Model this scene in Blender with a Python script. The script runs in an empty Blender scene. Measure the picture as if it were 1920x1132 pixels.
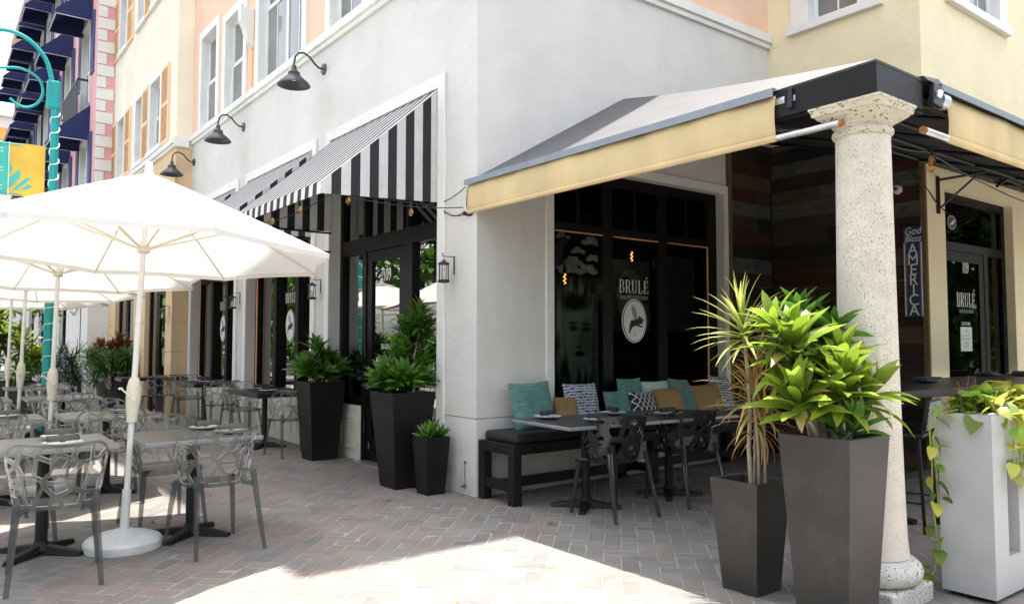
import bpy, math, random
from mathutils import Vector, Matrix
random.seed(7)
PI = math.pi
R = math.radians
SC = bpy.context.scene
COL = SC.collection

# ------------------------------------------------------------ camera, sky, sun, exposure
cd = bpy.data.cameras.new('camera')
cam = bpy.data.objects.new('camera', cd)
COL.objects.link(cam)
cam.location = (-4.0676, -5.8638, 1.42)
cam.rotation_euler = (R(90 + 2.9776), 0, R(52.6225 - 90))
cd.sensor_width = 36
cd.lens = 27.035
cd.clip_start = 0.05
cd.clip_end = 800
SC.camera = cam

SUN_DIR = Vector((0.170, 0.104, 1.0)).normalized()      # towards the sun: high, behind the building
w = bpy.data.worlds.new('World')
SC.world = w
w.use_nodes = True
wn = w.node_tree
for n in list(wn.nodes):
    wn.nodes.remove(n)
sky = wn.nodes.new('ShaderNodeTexSky')
sky.sky_type = 'NISHITA'
sky.sun_disc = False
sky.sun_elevation = math.asin(SUN_DIR.z)
sky.sun_rotation = math.atan2(SUN_DIR.x, SUN_DIR.y)
sky.air_density = 1.0
sky.dust_density = 3.0
sky.ozone_density = 1.0
bg = wn.nodes.new('ShaderNodeBackground')
bg.inputs[1].default_value = 0.14
wo = wn.nodes.new('ShaderNodeOutputWorld')
hz = wn.nodes.new('ShaderNodeHueSaturation')      # sky desaturated all over to cut the blue in the shade
hz.inputs['Saturation'].default_value = 0.36
wn.links.new(sky.outputs[0], hz.inputs['Color'])
wn.links.new(hz.outputs[0], bg.inputs[0])
wn.links.new(bg.outputs[0], wo.inputs[0])

sl = bpy.data.lights.new('sun', 'SUN')
sl.energy = 3.1
sl.angle = R(0.53)
sl.color = (1.0, 0.955, 0.88)
so = bpy.data.objects.new('sun', sl)
COL.objects.link(so)
so.location = (6, 4, 30)
so.rotation_euler = SUN_DIR.to_track_quat('Z', 'Y').to_euler()

SC.view_settings.view_transform = 'Standard'
SC.view_settings.look = 'None'
SC.view_settings.exposure = 2.02
SC.view_settings.gamma = 1.0
SC.view_settings.use_curve_mapping = False
SC.render.engine = 'CYCLES'
SC.cycles.max_bounces = 10
SC.cycles.diffuse_bounces = 4
SC.cycles.transparent_max_bounces = 24
SC.cycles.caustics_reflective = False
SC.cycles.caustics_refractive = False
SC.cycles.sample_clamp_indirect = 6

# ------------------------------------------------------------ materials
def new_mat(name):
    m = bpy.data.materials.new(name)
    m.use_nodes = True
    nt = m.node_tree
    for n in list(nt.nodes):
        nt.nodes.remove(n)
    o = nt.nodes.new('ShaderNodeOutputMaterial')
    return m, nt, o

def mixrgb(nt, fac, a, b, typ='MIX'):
    n = nt.nodes.new('ShaderNodeMix')
    n.data_type = 'RGBA'
    n.blend_type = typ
    for sock, val in ((n.inputs[0], fac), (n.inputs[6], a), (n.inputs[7], b)):
        if hasattr(val, 'is_linked'):
            nt.links.new(val, sock)
        elif isinstance(val, (tuple, list)):
            sock.default_value = (*val[:3], 1)
        else:
            sock.default_value = val
    return n.outputs[2]

def noise(nt, co, scale, detail=4, rough=.55, stretch=None):
    n = nt.nodes.new('ShaderNodeTexNoise')
    n.inputs['Scale'].default_value = scale
    n.inputs['Detail'].default_value = detail
    n.inputs['Roughness'].default_value = rough
    if stretch:
        mp = nt.nodes.new('ShaderNodeMapping')
        mp.inputs['Scale'].default_value = stretch
        nt.links.new(co, mp.inputs[0])
        co = mp.outputs[0]
    nt.links.new(co, n.inputs['Vector'])
    return n.outputs['Fac']

def ramp(nt, fac, stops):
    n = nt.nodes.new('ShaderNodeValToRGB')
    e = n.color_ramp.elements
    while len(e) > 1:
        e.remove(e[-1])
    for i, (p, c) in enumerate(stops):
        if not isinstance(c, (tuple, list)):
            c = (c, c, c)
        el = e[0] if i == 0 else e.new(p)
        el.position = p
        el.color = (*c[:3], 1)
    nt.links.new(fac, n.inputs[0])
    return n.outputs[0]

def coord(nt, kind='Object'):
    return nt.nodes.new('ShaderNodeTexCoord').outputs[kind]

def P(name, col, rough=.6, metal=0, var=.12, vscale=6, bump=0, bscale=60, dark=None, dscale=1.5, damt=.25,
      spec=.5, alpha=1, stretch=None, coat=0, rand=0, trans=0):
    m, nt, o = new_mat(name)
    b = nt.nodes.new('ShaderNodeBsdfPrincipled')
    co = coord(nt)
    c1 = tuple(max(0, x * (1 - var)) for x in col)
    c2 = tuple(min(1, x * (1 + var)) for x in col)
    f = ramp(nt, noise(nt, co, vscale, stretch=stretch), [(.3, 0), (.7, 1)])
    c = mixrgb(nt, f, c1, c2)
    if dark:
        f2 = ramp(nt, noise(nt, co, dscale, 6, .65), [(.5, 0), (.72, damt)])
        c = mixrgb(nt, f2, c, dark)
    if rand:
        oi = nt.nodes.new('ShaderNodeObjectInfo')
        hsv = nt.nodes.new('ShaderNodeHueSaturation')
        mr = nt.nodes.new('ShaderNodeMapRange')
        mr.inputs[3].default_value = 1 - rand
        mr.inputs[4].default_value = 1 + rand
        nt.links.new(oi.outputs['Random'], mr.inputs[0])
        nt.links.new(mr.outputs[0], hsv.inputs['Value'])
        nt.links.new(c, hsv.inputs['Color'])
        c = hsv.outputs[0]
    nt.links.new(c, b.inputs['Base Color'])
    rr = mixrgb(nt, f, (max(0, rough - .06),) * 3, (min(1, rough + .06),) * 3)
    nt.links.new(rr, b.inputs['Roughness'])
    b.inputs['Metallic'].default_value = metal
    b.inputs['Specular IOR Level'].default_value = spec
    b.inputs['Alpha'].default_value = alpha
    b.inputs['Coat Weight'].default_value = coat
    if bump:
        bn = nt.nodes.new('ShaderNodeBump')
        bn.inputs['Strength'].default_value = bump
        bn.inputs['Distance'].default_value = .01
        nt.links.new(noise(nt, co, bscale, 5, stretch=stretch), bn.inputs['Height'])
        nt.links.new(bn.outputs[0], b.inputs['Normal'])
    out = b.outputs[0]
    if trans:
        t = nt.nodes.new('ShaderNodeBsdfTranslucent')
        nt.links.new(c, t.inputs[0])
        ms = nt.nodes.new('ShaderNodeMixShader')
        ms.inputs[0].default_value = trans
        nt.links.new(out, ms.inputs[1])
        nt.links.new(t.outputs[0], ms.inputs[2])
        out = ms.outputs[0]
    nt.links.new(out, o.inputs[0])
    return m

def glass_mat(name, tint=(.75, .78, .77), boost=0.0, rough=0.0, gl=(1, 1, 1), ior=1.55):
    m, nt, o = new_mat(name)
    t = nt.nodes.new('ShaderNodeBsdfTransparent')
    t.inputs[0].default_value = (*tint, 1)
    g = nt.nodes.new('ShaderNodeBsdfGlossy')
    g.inputs['Color'].default_value = (*gl, 1)
    g.inputs['Roughness'].default_value = rough
    fr = nt.nodes.new('ShaderNodeFresnel')
    fr.inputs['IOR'].default_value = ior
    ad = nt.nodes.new('ShaderNodeMath')
    ad.operation = 'ADD'
    ad.use_clamp = True
    ad.inputs[1].default_value = boost
    bn = nt.nodes.new('ShaderNodeBump')
    bn.inputs['Strength'].default_value = .02
    bn.inputs['Distance'].default_value = .02
    nt.links.new(noise(nt, coord(nt), 1.3, 1), bn.inputs['Height'])
    nt.links.new(bn.outputs[0], g.inputs['Normal'])
    ge = nt.nodes.new('ShaderNodeNewGeometry')      # only the outer skin mirrors
    fb = nt.nodes.new('ShaderNodeMath'); fb.operation = 'SUBTRACT'; fb.inputs[0].default_value = 1
    nt.links.new(ge.outputs['Backfacing'], fb.inputs[1])
    mu = nt.nodes.new('ShaderNodeMath'); mu.operation = 'MULTIPLY'
    nt.links.new(fr.outputs[0], ad.inputs[0])
    nt.links.new(ad.outputs[0], mu.inputs[0]); nt.links.new(fb.outputs[0], mu.inputs[1])
    ms = nt.nodes.new('ShaderNodeMixShader')
    nt.links.new(mu.outputs[0], ms.inputs[0])
    nt.links.new(t.outputs[0], ms.inputs[1])
    nt.links.new(g.outputs[0], ms.inputs[2])
    nt.links.new(ms.outputs[0], o.inputs[0])
    return m

def stucco(name, col, stain=(.30, .27, .22), amt=.22, grime=True):
    """painted stucco: mottling, faint vertical streaks, small pits and grime near the ground"""
    m, nt, o = new_mat(name)
    b = nt.nodes.new('ShaderNodeBsdfPrincipled')
    co = coord(nt)
    f = ramp(nt, noise(nt, co, 1.1, 5, .6), [(.3, 0), (.7, 1)])
    c = mixrgb(nt, f, tuple(x * .93 for x in col), tuple(min(1, x * 1.05) for x in col))
    st = ramp(nt, noise(nt, co, 1.0, 5, .6, stretch=(3.2, 3.2, .22)), [(.52, 0), (.78, amt)])
    c = mixrgb(nt, st, c, stain)
    pa = ramp(nt, noise(nt, co, .7, 3, .5), [(.50, 0), (.56, .16)])
    c = mixrgb(nt, pa, c, tuple(x * .90 for x in col))
    vo = nt.nodes.new('ShaderNodeTexVoronoi')
    vo.feature = 'DISTANCE_TO_EDGE'
    vo.inputs['Scale'].default_value = .45
    mp = nt.nodes.new('ShaderNodeVectorMath')
    mp.operation = 'MULTIPLY_ADD'
    mp.inputs[1].default_value = (.5, .5, .5)
    nz = nt.nodes.new('ShaderNodeTexNoise')
    nz.inputs['Scale'].default_value = 2.2
    nt.links.new(co, nz.inputs['Vector'])
    nt.links.new(nz.outputs['Color'], mp.inputs[0])
    nt.links.new(co, mp.inputs[2])
    nt.links.new(mp.outputs[0], vo.inputs['Vector'])
    cr = ramp(nt, vo.outputs['Distance'], [(.0, .10), (.003, 0)])
    c = mixrgb(nt, cr, c, tuple(x * .55 for x in col))
    sp = ramp(nt, noise(nt, co, 5.5, 2, .5), [(.70, 0), (.76, amt * .8)])
    c = mixrgb(nt, sp, c, tuple(x * .6 for x in col))
    if grime:
        sx = nt.nodes.new('ShaderNodeSeparateXYZ')
        nt.links.new(co, sx.inputs[0])
        mr = nt.nodes.new('ShaderNodeMapRange')
        mr.inputs[1].default_value = 0.55
        mr.inputs[2].default_value = 0.0
        mr.inputs[3].default_value = 0
        mr.inputs[4].default_value = 1
        nt.links.new(sx.outputs[2], mr.inputs[0])
        mu = nt.nodes.new('ShaderNodeMath')
        mu.operation = 'MULTIPLY'
        nt.links.new(mr.outputs[0], mu.inputs[0])
        nt.links.new(ramp(nt, noise(nt, co, 7, 6, .7), [(.38, 0), (.8, .8)]), mu.inputs[1])
        c = mixrgb(nt, mu.outputs[0], c, (.36, .33, .26))
    nt.links.new(c, b.inputs['Base Color'])
    b.inputs['Roughness'].default_value = .85
    b.inputs['Specular IOR Level'].default_value = .25
    bn = nt.nodes.new('ShaderNodeBump')
    bn.inputs['Strength'].default_value = .35
    bn.inputs['Distance'].default_value = .006
    nt.links.new(noise(nt, co, 90, 6, .65), bn.inputs['Height'])
    b2 = nt.nodes.new('ShaderNodeBump')
    b2.inputs['Strength'].default_value = .5
    b2.inputs['Distance'].default_value = .03
    nt.links.new(noise(nt, co, 3.5, 3, .5), b2.inputs['Height'])
    nt.links.new(bn.outputs[0], b2.inputs['Normal'])
    nt.links.new(b2.outputs[0], b.inputs['Normal'])
    nt.links.new(b.outputs[0], o.inputs[0])
    return m

def leaf_mat(name, col, tip, trans=.35, rough=.38):
    """leaf: colour runs from the base to the tip of each leaf along its own length (UV-free, by attribute)"""
    m, nt, o = new_mat(name)
    b = nt.nodes.new('ShaderNodeBsdfPrincipled')
    at = nt.nodes.new('ShaderNodeAttribute')
    at.attribute_name = 'along'
    oi = nt.nodes.new('ShaderNodeObjectInfo')
    ns = noise(nt, coord(nt), 14, 3)
    c = mixrgb(nt, at.outputs['Fac'], col, tip)
    c = mixrgb(nt, ramp(nt, ns, [(.35, 0), (.7, .35)]), c, tuple(x * .55 for x in col))
    hsv = nt.nodes.new('ShaderNodeHueSaturation')
    mr = nt.nodes.new('ShaderNodeMapRange')
    mr.inputs[3].default_value = .65
    mr.inputs[4].default_value = 1.35
    nt.links.new(oi.outputs['Random'], mr.inputs[0])
    nt.links.new(mr.outputs[0], hsv.inputs['Value'])
    nt.links.new(c, hsv.inputs['Color'])
    nt.links.new(hsv.outputs[0], b.inputs['Base Color'])
    b.inputs['Roughness'].default_value = rough
    t = nt.nodes.new('ShaderNodeBsdfTranslucent')
    nt.links.new(hsv.outputs[0], t.inputs[0])
    ms = nt.nodes.new('ShaderNodeMixShader')
    ms.inputs[0].default_value = trans
    nt.links.new(b.outputs[0], ms.inputs[1])
    nt.links.new(t.outputs[0], ms.inputs[2])
    nt.links.new(ms.outputs[0], o.inputs[0])
    return m

def speckle_stone(name, col, spot, size=42, thr=(.60, .66)):
    """cast coral stone: elongated dark pits over a pale ground"""
    m, nt, o = new_mat(name)
    b = nt.nodes.new('ShaderNodeBsdfPrincipled')
    co = coord(nt)
    mot = ramp(nt, noise(nt, co, 5, 5), [(.35, 0), (.7, 1)])
    c = mixrgb(nt, mot, tuple(x * .86 for x in col), tuple(min(1, x * 1.06) for x in col))
    big = noise(nt, co, 2.6, 3)
    pits = noise(nt, co, size, 2, .5, stretch=(.55, .55, 1.3))
    ad = nt.nodes.new('ShaderNodeMath')
    ad.operation = 'MULTIPLY_ADD'
    ad.inputs[1].default_value = .22
    nt.links.new(big, ad.inputs[0])
    nt.links.new(pits, ad.inputs[2])
    mask = ramp(nt, ad.outputs[0], [(thr[0] + .11, 0), (thr[1] + .11, 1)])
    c = mixrgb(nt, mask, c, spot)
    nt.links.new(c, b.inputs['Base Color'])
    b.inputs['Roughness'].default_value = .85
    b.inputs['Specular IOR Level'].default_value = .25
    bn = nt.nodes.new('ShaderNodeBump')
    bn.inputs['Strength'].default_value = .8
    bn.inputs['Distance'].default_value = .006
    bn.invert = True
    nt.links.new(mask, bn.inputs['Height'])
    nt.links.new(bn.outputs[0], b.inputs['Normal'])
    nt.links.new(b.outputs[0], o.inputs[0])
    return m

def fabric_pattern(name, kind):
    m, nt, o = new_mat(name)
    b = nt.nodes.new('ShaderNodeBsdfPrincipled')
    co = coord(nt)
    if kind == 'wave':
        wv = nt.nodes.new('ShaderNodeTexWave')
        wv.wave_type = 'BANDS'
        wv.bands_direction = 'Z'
        wv.inputs['Scale'].default_value = 11
        wv.inputs['Distortion'].default_value = 3.5
        wv.inputs['Detail'].default_value = 0
        wv.inputs['Detail Scale'].default_value = 3.2
        nt.links.new(co, wv.inputs[0])
        c = ramp(nt, wv.outputs['Fac'], [(.46, (.045, .06, .11)), (.56, (.5, .52, .55))])
    elif kind == 'lattice':
        sx = nt.nodes.new('ShaderNodeSeparateXYZ')
        nt.links.new(co, sx.inputs[0])
        outs = []
        for s in (1, -1):
            a = nt.nodes.new('ShaderNodeMath')
            a.operation = 'MULTIPLY_ADD'
            a.inputs[1].default_value = s * 1.25
            nt.links.new(sx.outputs[0], a.inputs[0])
            nt.links.new(sx.outputs[2], a.inputs[2])
            pm = nt.nodes.new('ShaderNodeMath')
            pm.operation = 'PINGPONG'
            pm.inputs[1].default_value = .045
            nt.links.new(a.outputs[0], pm.inputs[0])
            lt = nt.nodes.new('ShaderNodeMath')
            lt.operation = 'LESS_THAN'
            lt.inputs[1].default_value = .006
            nt.links.new(pm.outputs[0], lt.inputs[0])
            outs.append(lt.outputs[0])
        mx = nt.nodes.new('ShaderNodeMath')
        mx.operation = 'MAXIMUM'
        nt.links.new(outs[0], mx.inputs[0])
        nt.links.new(outs[1], mx.inputs[1])
        c = mixrgb(nt, mx.outputs[0], (.012, .013, .018), (.7, .69, .66))
    else:
        f = noise(nt, co, 30, 4, .6, stretch=(.35, 1, 3.2))
        c = ramp(nt, f, [(.3, (.04, .115, .102)), (.55, (.085, .205, .185)), (.75, (.18, .33, .295))])
    nt.links.new(c, b.inputs['Base Color'])
    b.inputs['Roughness'].default_value = .9
    b.inputs['Sheen Weight'].default_value = .2
    bn = nt.nodes.new('ShaderNodeBump')
    bn.inputs['Strength'].default_value = .3
    bn.inputs['Distance'].default_value = .004
    nt.links.new(noise(nt, co, 160, 3), bn.inputs['Height'])
    nt.links.new(bn.outputs[0], b.inputs['Normal'])
    nt.links.new(b.outputs[0], o.inputs[0])
    return m

def paver_mat(name, col):
    m, nt, o = new_mat(name)
    b = nt.nodes.new('ShaderNodeBsdfPrincipled')
    ge = nt.nodes.new('ShaderNodeNewGeometry')
    co = ge.outputs['Position']
    c = mixrgb(nt, ramp(nt, noise(nt, co, 3.1, 4), [(.3, 0), (.7, 1)]), tuple(x * .78 for x in col), tuple(x * 1.18 for x in col))
    gr = ramp(nt, noise(nt, co, 260, 3, .7), [(.35, 0), (.72, .55)])
    c = mixrgb(nt, gr, c, (.30, .285, .265))
    dk = ramp(nt, noise(nt, co, 1.3, 6, .7), [(.52, 0), (.75, .35)])
    c = mixrgb(nt, dk, c, (.06, .054, .05))
    nt.links.new(c, b.inputs['Base Color'])
    b.inputs['Roughness'].default_value = .82
    b.inputs['Specular IOR Level'].default_value = .3
    bn = nt.nodes.new('ShaderNodeBump')
    bn.inputs['Strength'].default_value = .55
    bn.inputs['Distance'].default_value = .004
    nt.links.new(noise(nt, co, 190, 4, .7), bn.inputs['Height'])
    nt.links.new(bn.outputs[0], b.inputs['Normal'])
    nt.links.new(b.outputs[0], o.inputs[0])
    return m

def plank_mat(name, col):
    return P(name, col, .75, var=.4, vscale=9, bump=.6, bscale=24, stretch=(.35, .35, 5), dark=(.02, .016, .012), dscale=3, damt=.5, spec=.3)

def smoke(name, tint, body, fac, rough=.06, ior=1.45):
    """tinted clear plastic: see-through body, some smoke in it, mirror-like skin"""
    m, nt, o = new_mat(name)
    t = nt.nodes.new('ShaderNodeBsdfTransparent'); t.inputs[0].default_value = (*tint, 1)
    d = nt.nodes.new('ShaderNodeBsdfDiffuse'); d.inputs[0].default_value = (*body, 1)
    g = nt.nodes.new('ShaderNodeBsdfGlossy'); g.inputs['Roughness'].default_value = rough
    a = nt.nodes.new('ShaderNodeMixShader'); a.inputs[0].default_value = fac
    nt.links.new(t.outputs[0], a.inputs[1]); nt.links.new(d.outputs[0], a.inputs[2])
    fr = nt.nodes.new('ShaderNodeFresnel'); fr.inputs['IOR'].default_value = ior
    b = nt.nodes.new('ShaderNodeMixShader')
    ge = nt.nodes.new('ShaderNodeNewGeometry')
    fb = nt.nodes.new('ShaderNodeMath'); fb.operation = 'SUBTRACT'; fb.inputs[0].default_value = 1
    nt.links.new(ge.outputs['Backfacing'], fb.inputs[1])
    mu = nt.nodes.new('ShaderNodeMath'); mu.operation = 'MULTIPLY'
    nt.links.new(fr.outputs[0], mu.inputs[0]); nt.links.new(fb.outputs[0], mu.inputs[1])
    nt.links.new(mu.outputs[0], b.inputs[0]); nt.links.new(a.outputs[0], b.inputs[1]); nt.links.new(g.outputs[0], b.inputs[2])
    nt.links.new(b.outputs[0], o.inputs[0])
    return m

M = {}
M['grey_wall'] = stucco('grey_stucco', (.66, .64, .61), amt=.09)
M['white_trim'] = stucco('white_trim_paint', (.78, .77, .74), amt=.12, grime=False)
M['peach'] = stucco('peach_stucco', (.84, .58, .43), amt=.12, grime=False)
M['yellow'] = stucco('yellow_stucco', (.86, .745, .51), stain=(.50, .40, .24), amt=.08)
M['cream'] = stucco('cream_stucco', (.86, .80, .66), amt=.1, grime=False)
M['tan'] = stucco('tan_stucco', (.72, .52, .32), stain=(.35, .23, .12), amt=.12)
M['pink'] = stucco('pink_stucco', (.78, .42, .43), amt=.1, grime=False)
M['white_wall'] = stucco('white_stucco', (.74, .73, .71), amt=.12)
M['panel_paint'] = P('cream_panel_paint', (.66, .64, .55), .5, var=.05, dark=(.4, .36, .26), damt=.3)
M['black_frame'] = P('black_window_frame', (.005, .005, .0055), .42, var=.3, vscale=20, spec=.16)
M['black_metal'] = P('black_metal', (.010, .010, .011), .45, var=.3, vscale=25)
M['unlit_room'] = P('dark_interior', (.004, .004, .0045), .9, spec=.0)  # near-black colour stands in for the unlit rooms behind the glass
M['glass'] = glass_mat('storefront_glass', (.55, .60, .58), .22)
M['glass_dim'] = glass_mat('terrace_glass', (.62, .68, .65), -.02, ior=1.26)
M['upper_glass'] = P('upper_window_glass', (.16, .165, .16), .04, var=.25, vscale=1.2, spec=1.0)
M['frame_white'] = P('white_window_frame', (.76, .76, .75), .4, var=.04)
M['shutter'] = P('peach_shutter_paint', (.84, .58, .36), .55, var=.08)
M['blue_shutter'] = P('blue_shutter_paint', (.06, .08, .20), .5, var=.1)
M['navy'] = P('navy_awning_canvas', (.012, .022, .10), .8, var=.12, bump=.1)
M['stripe_w'] = P('white_awning_canvas', (.72, .71, .69), .8, var=.05, dark=(.45, .46, .34), dscale=4, damt=.35, trans=.25)
M['stripe_b'] = P('black_awning_canvas', (.012, .013, .018), .75, var=.25)
M['canvas_grey'] = P('charcoal_awning_canvas', (.072, .073, .077), .6, var=.12, vscale=3, bump=.15, bscale=120)
M['canvas_black'] = P('black_awning_lining', (.02, .02, .021), .85, var=.2)
M['shade_cloth'] = P('cream_shade_cloth', (.94, .79, .50), .8, var=.08, vscale=3, bump=.5, bscale=7, stretch=(1, 1, .3), trans=.5)
M['flap'] = P('blue_grey_canvas_flap', (.25, .29, .34), .7, var=.1)
M['galv'] = P('galvanised_tube', (.62, .64, .66), .38, metal=.85, var=.15, vscale=14, dark=(.35, .2, .1), dscale=5, damt=.4)
M['rust'] = P('rusty_steel', (.32, .13, .04), .8, var=.4, vscale=30)
M['stone'] = speckle_stone('coral_stone', (.70, .64, .55), (.26, .215, .165), 210, (.615, .66))
M['stone_cap'] = speckle_stone('weathered_cast_stone', (.64, .575, .46), (.13, .11, .075), 75, (.60, .68))
M['stone_base'] = speckle_stone('pitted_plinth_stone', (.58, .56, .53), (.14, .125, .11), 105, (.60, .645))
M['planter_black'] = P('black_planter_resin', (.0095, .0095, .010), .5, spec=.25, var=.3, vscale=2.5, dark=(.025, .025, .025), dscale=2, damt=.4)
M['planter_brown'] = P('charcoal_planter_resin', (.042, .0385, .035), .45, spec=.35, var=.18, vscale=2.2, bump=.08, bscale=10, dark=(.085, .08, .072), dscale=4.5, damt=.4)
M['planter_white'] = P('white_planter_paint', (.44, .44, .45), .5, var=.05, dark=(.30, .30, .30), dscale=2, damt=.25)
M['soil'] = P('potting_soil', (.03, .022, .016), .95, var=.5, vscale=40, bump=1, bscale=70)
M['plastic_white'] = P('white_umbrella_metal', (.80, .79, .76), .35, var=.04)
M['crank'] = P('ivory_crank_plastic', (.76, .71, .58), .45, var=.06)
M['canopy'] = P('white_umbrella_canvas', (.80, .785, .75), .85, var=.03, vscale=3, bump=.1, bscale=200, trans=.20)
M['umb_base'] = P('white_resin_base', (.68, .68, .67), .55, var=.06, dark=(.35, .33, .3), dscale=7, damt=.4, bump=.15)
M['table_grey'] = P('grey_metal_tabletop', (.135, .135, .13), .32, metal=.0, var=.14, vscale=5, spec=.5)
M['table_edge'] = P('brushed_table_edge', (.26, .27, .28), .38, metal=.5, var=.1)
M['table_dark'] = P('dark_slate_tabletop', (.040, .044, .052), .30, var=.25, vscale=6, spec=.6)
M['table_black'] = P('black_tabletop', (.015, .015, .016), .4, spec=.35, var=.2)
M['iron'] = P('black_cast_iron', (.008, .008, .009), .5, spec=.35, var=.3, bump=.2, bscale=90)
M['china'] = P('white_china', (.78, .78, .77), .15, var=.02, spec=.6)
M['napkin'] = P('charcoal_linen', (.045, .05, .058), .95, var=.3, vscale=30, bump=.5, bscale=150)
M['napkin_olive'] = P('olive_grey_linen', (.16, .16, .14), .95, var=.25, vscale=30, bump=.5, bscale=150)
M['wood_bench'] = P('black_stained_bench', (.008, .008, .0085), .55, spec=.3, var=.3, vscale=12, bump=.2, bscale=30)
M['cushion'] = P('charcoal_outdoor_cushion', (.016, .017, .020), .85, var=.15, bump=.3, bscale=180)
M['teal_fab'] = fabric_pattern('teal_woven_fabric', 'teal')
M['wave_fab'] = fabric_pattern('navy_wave_fabric', 'wave')
M['lattice_fab'] = fabric_pattern('black_lattice_fabric', 'lattice')
M['tan_fab'] = P('tan_fabric', (.27, .165, .07), .9, var=.1, bump=.4, bscale=150)
M['pale_fab'] = P('pale_aqua_fabric', (.42, .52, .48), .9, var=.15, bump=.4, bscale=120)
M['copper'] = P('orange_light_tube', (.80, .36, .14), .35, var=.05)
M['lamp_iron'] = P('dark_bronze_lamp', (.05, .052, .056), .4, metal=.3, var=.2)
M['bulb'] = glass_mat('amber_bulb_glass', (.95, .80, .58), .12)
M['candle'] = P('ivory_candle', (.75, .72, .62), .5)
M['filament'] = P('brass_filament', (.85, .5, .18), .35, metal=.8)
M['teal_pole'] = P('teal_painted_pole', (.0, .33, .33), .35, var=.08)
M['rope_light'] = P('white_rope_light', (.80, .80, .76), .35)
M['banner_teal'] = P('teal_banner_vinyl', (.06, .50, .44), .55, var=.05)
M['banner_yellow'] = P('yellow_banner_vinyl', (.80, .50, .06), .5, var=.18, vscale=2)
M['sign_navy'] = P('navy_sign_paint', (.012, .045, .11), .6, var=.3, vscale=20)
M['sign_white'] = P('white_sign_paint', (.74, .74, .70), .6, var=.08, vscale=30)
M['sign_red'] = P('faded_red_sign_paint', (.45, .16, .14), .6, var=.2, vscale=30)
M['vinyl_white'] = P('white_vinyl_lettering', (.80, .80, .78), .5, var=.02)
M['vinyl_grey'] = P('grey_vinyl_print', (.33, .33, .33), .6)
M['ink'] = P('black_print', (.02, .02, .02), .6)
M['mural_black'] = P('black_mural', (.012, .011, .012), .8, spec=.1)
M['mural_white'] = P('white_mural_cloud', (.42, .44, .42), .8, var=.35, vscale=14)
M['mural_grey'] = P('grey_mural_print', (.17, .20, .185), .8, var=.35, vscale=8)
M['mural_mid'] = P('mid_grey_mural_print', (.07, .085, .078), .8, var=.4, vscale=8)
M['mural_purple'] = P('plum_mural_print', (.12, .05, .10), .8, var=.4, vscale=12)
M['neon_off'] = P('amber_neon_tube', (.80, .38, .05), .3)
M['sand'] = P('joint_sand', (.33, .315, .29), .95, var=.25, vscale=30, bump=.5, bscale=200)
M['pav'] = [paver_mat('paver_rose', (.212, .160, .145)), paver_mat('paver_grey', (.186, .174, .164)), paver_mat('paver_slate', (.145, .139, .136)),
            paver_mat('paver_tan', (.208, .174, .148)), paver_mat('paver_mauve', (.182, .149, .139))]
M['asphalt'] = P('asphalt', (.05, .05, .05), .9, var=.2, bump=.4, bscale=120)
M['planks'] = [plank_mat('plank_walnut', (.035, .020, .013)), plank_mat('plank_grey', (.085, .085, .085)), plank_mat('plank_rust', (.055, .018, .011)),
               plank_mat('plank_oak', (.085, .055, .032)), plank_mat('plank_ebony', (.016, .013, .011)), plank_mat('plank_umber', (.045, .033, .024))]
M['rough_trim'] = P('rough_brown_timber', (.17, .11, .05), .9, var=.5, vscale=20, bump=1, bscale=40, stretch=(1, 1, 6))
M['leaf_bright'] = leaf_mat('lime_dracaena_leaf', (.095, .22, .02), (.33, .42, .04), .4)
M['leaf_green'] = leaf_mat('green_dracaena_leaf', (.045, .135, .018), (.12, .27, .03), .32)
M['leaf_spike'] = leaf_mat('yellow_spiky_leaf', (.30, .37, .05), (.66, .66, .22), .4)
M['leaf_rust'] = leaf_mat('rusty_spiky_leaf', (.40, .34, .09), (.52, .23, .10), .4)
M['leaf_pothos'] = leaf_mat('pothos_leaf', (.10, .24, .02), (.36, .42, .05), .45)
M['leaf_pothos_y'] = leaf_mat('yellow_pothos_leaf', (.42, .42, .04), (.60, .58, .16), .45)
M['leaf_fern'] = leaf_mat('fern_leaf', (.03, .11, .012), (.07, .19, .02), .3)
M['leaf_dark'] = leaf_mat('dark_palm_leaf', (.015, .05, .01), (.04, .09, .015), .3)
M['leaf_croton'] = leaf_mat('croton_leaf', (.20, .03, .02), (.25, .09, .02), .3)
M['leaf_tree'] = leaf_mat('street_tree_leaf', (.05, .13, .012), (.12, .24, .02), .4)
M['stem'] = P('pale_plant_stem', (.36, .30, .22), .8, var=.2, vscale=30, bump=.4)
M['stem_green'] = P('green_vine_stem', (.24, .32, .05), .6, var=.15)
M['bark'] = P('tree_bark', (.16, .12, .09), .9, var=.3, bump=.8, bscale=30)
M['dead'] = P('dry_brown_twig', (.20, .09, .045), .9, var=.3)
M['skin'] = P('skin', (.42, .24, .17), .55, var=.06)
M['hair'] = P('grey_hair', (.16, .14, .12), .7)
M['shirt'] = P('pale_blue_shirt', (.30, .36, .52), .9)
M['jeans'] = P('blue_jeans', (.03, .06, .16), .9)
M['poly'] = smoke('smoke_grey_polycarbonate', (.86, .865, .85), (.26, .26, .25), .24, .04, 1.5)
M['poly_edge'] = smoke('highlit_edge_of_smoke_polycarbonate', (.85, .85, .84), (.52, .52, .51), .55, .08, 1.5)  # paler side faces: bright edge highlights put into the colour
M['poly_leg'] = smoke('smoke_grey_polycarbonate_leg', (.66, .67, .66), (.15, .16, .165), .28, .06, 1.55)
M['poly_black'] = P('black_polycarbonate', (.012, .012, .013), .08, var=.1, spec=.7, alpha=.93)
M['poly_black_leg'] = P('black_polycarbonate_leg', (.03, .03, .03), .1, var=.1, spec=.8, alpha=.85)
M['weave'] = P('black_white_weave', (.5, .5, .48), .8)
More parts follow.
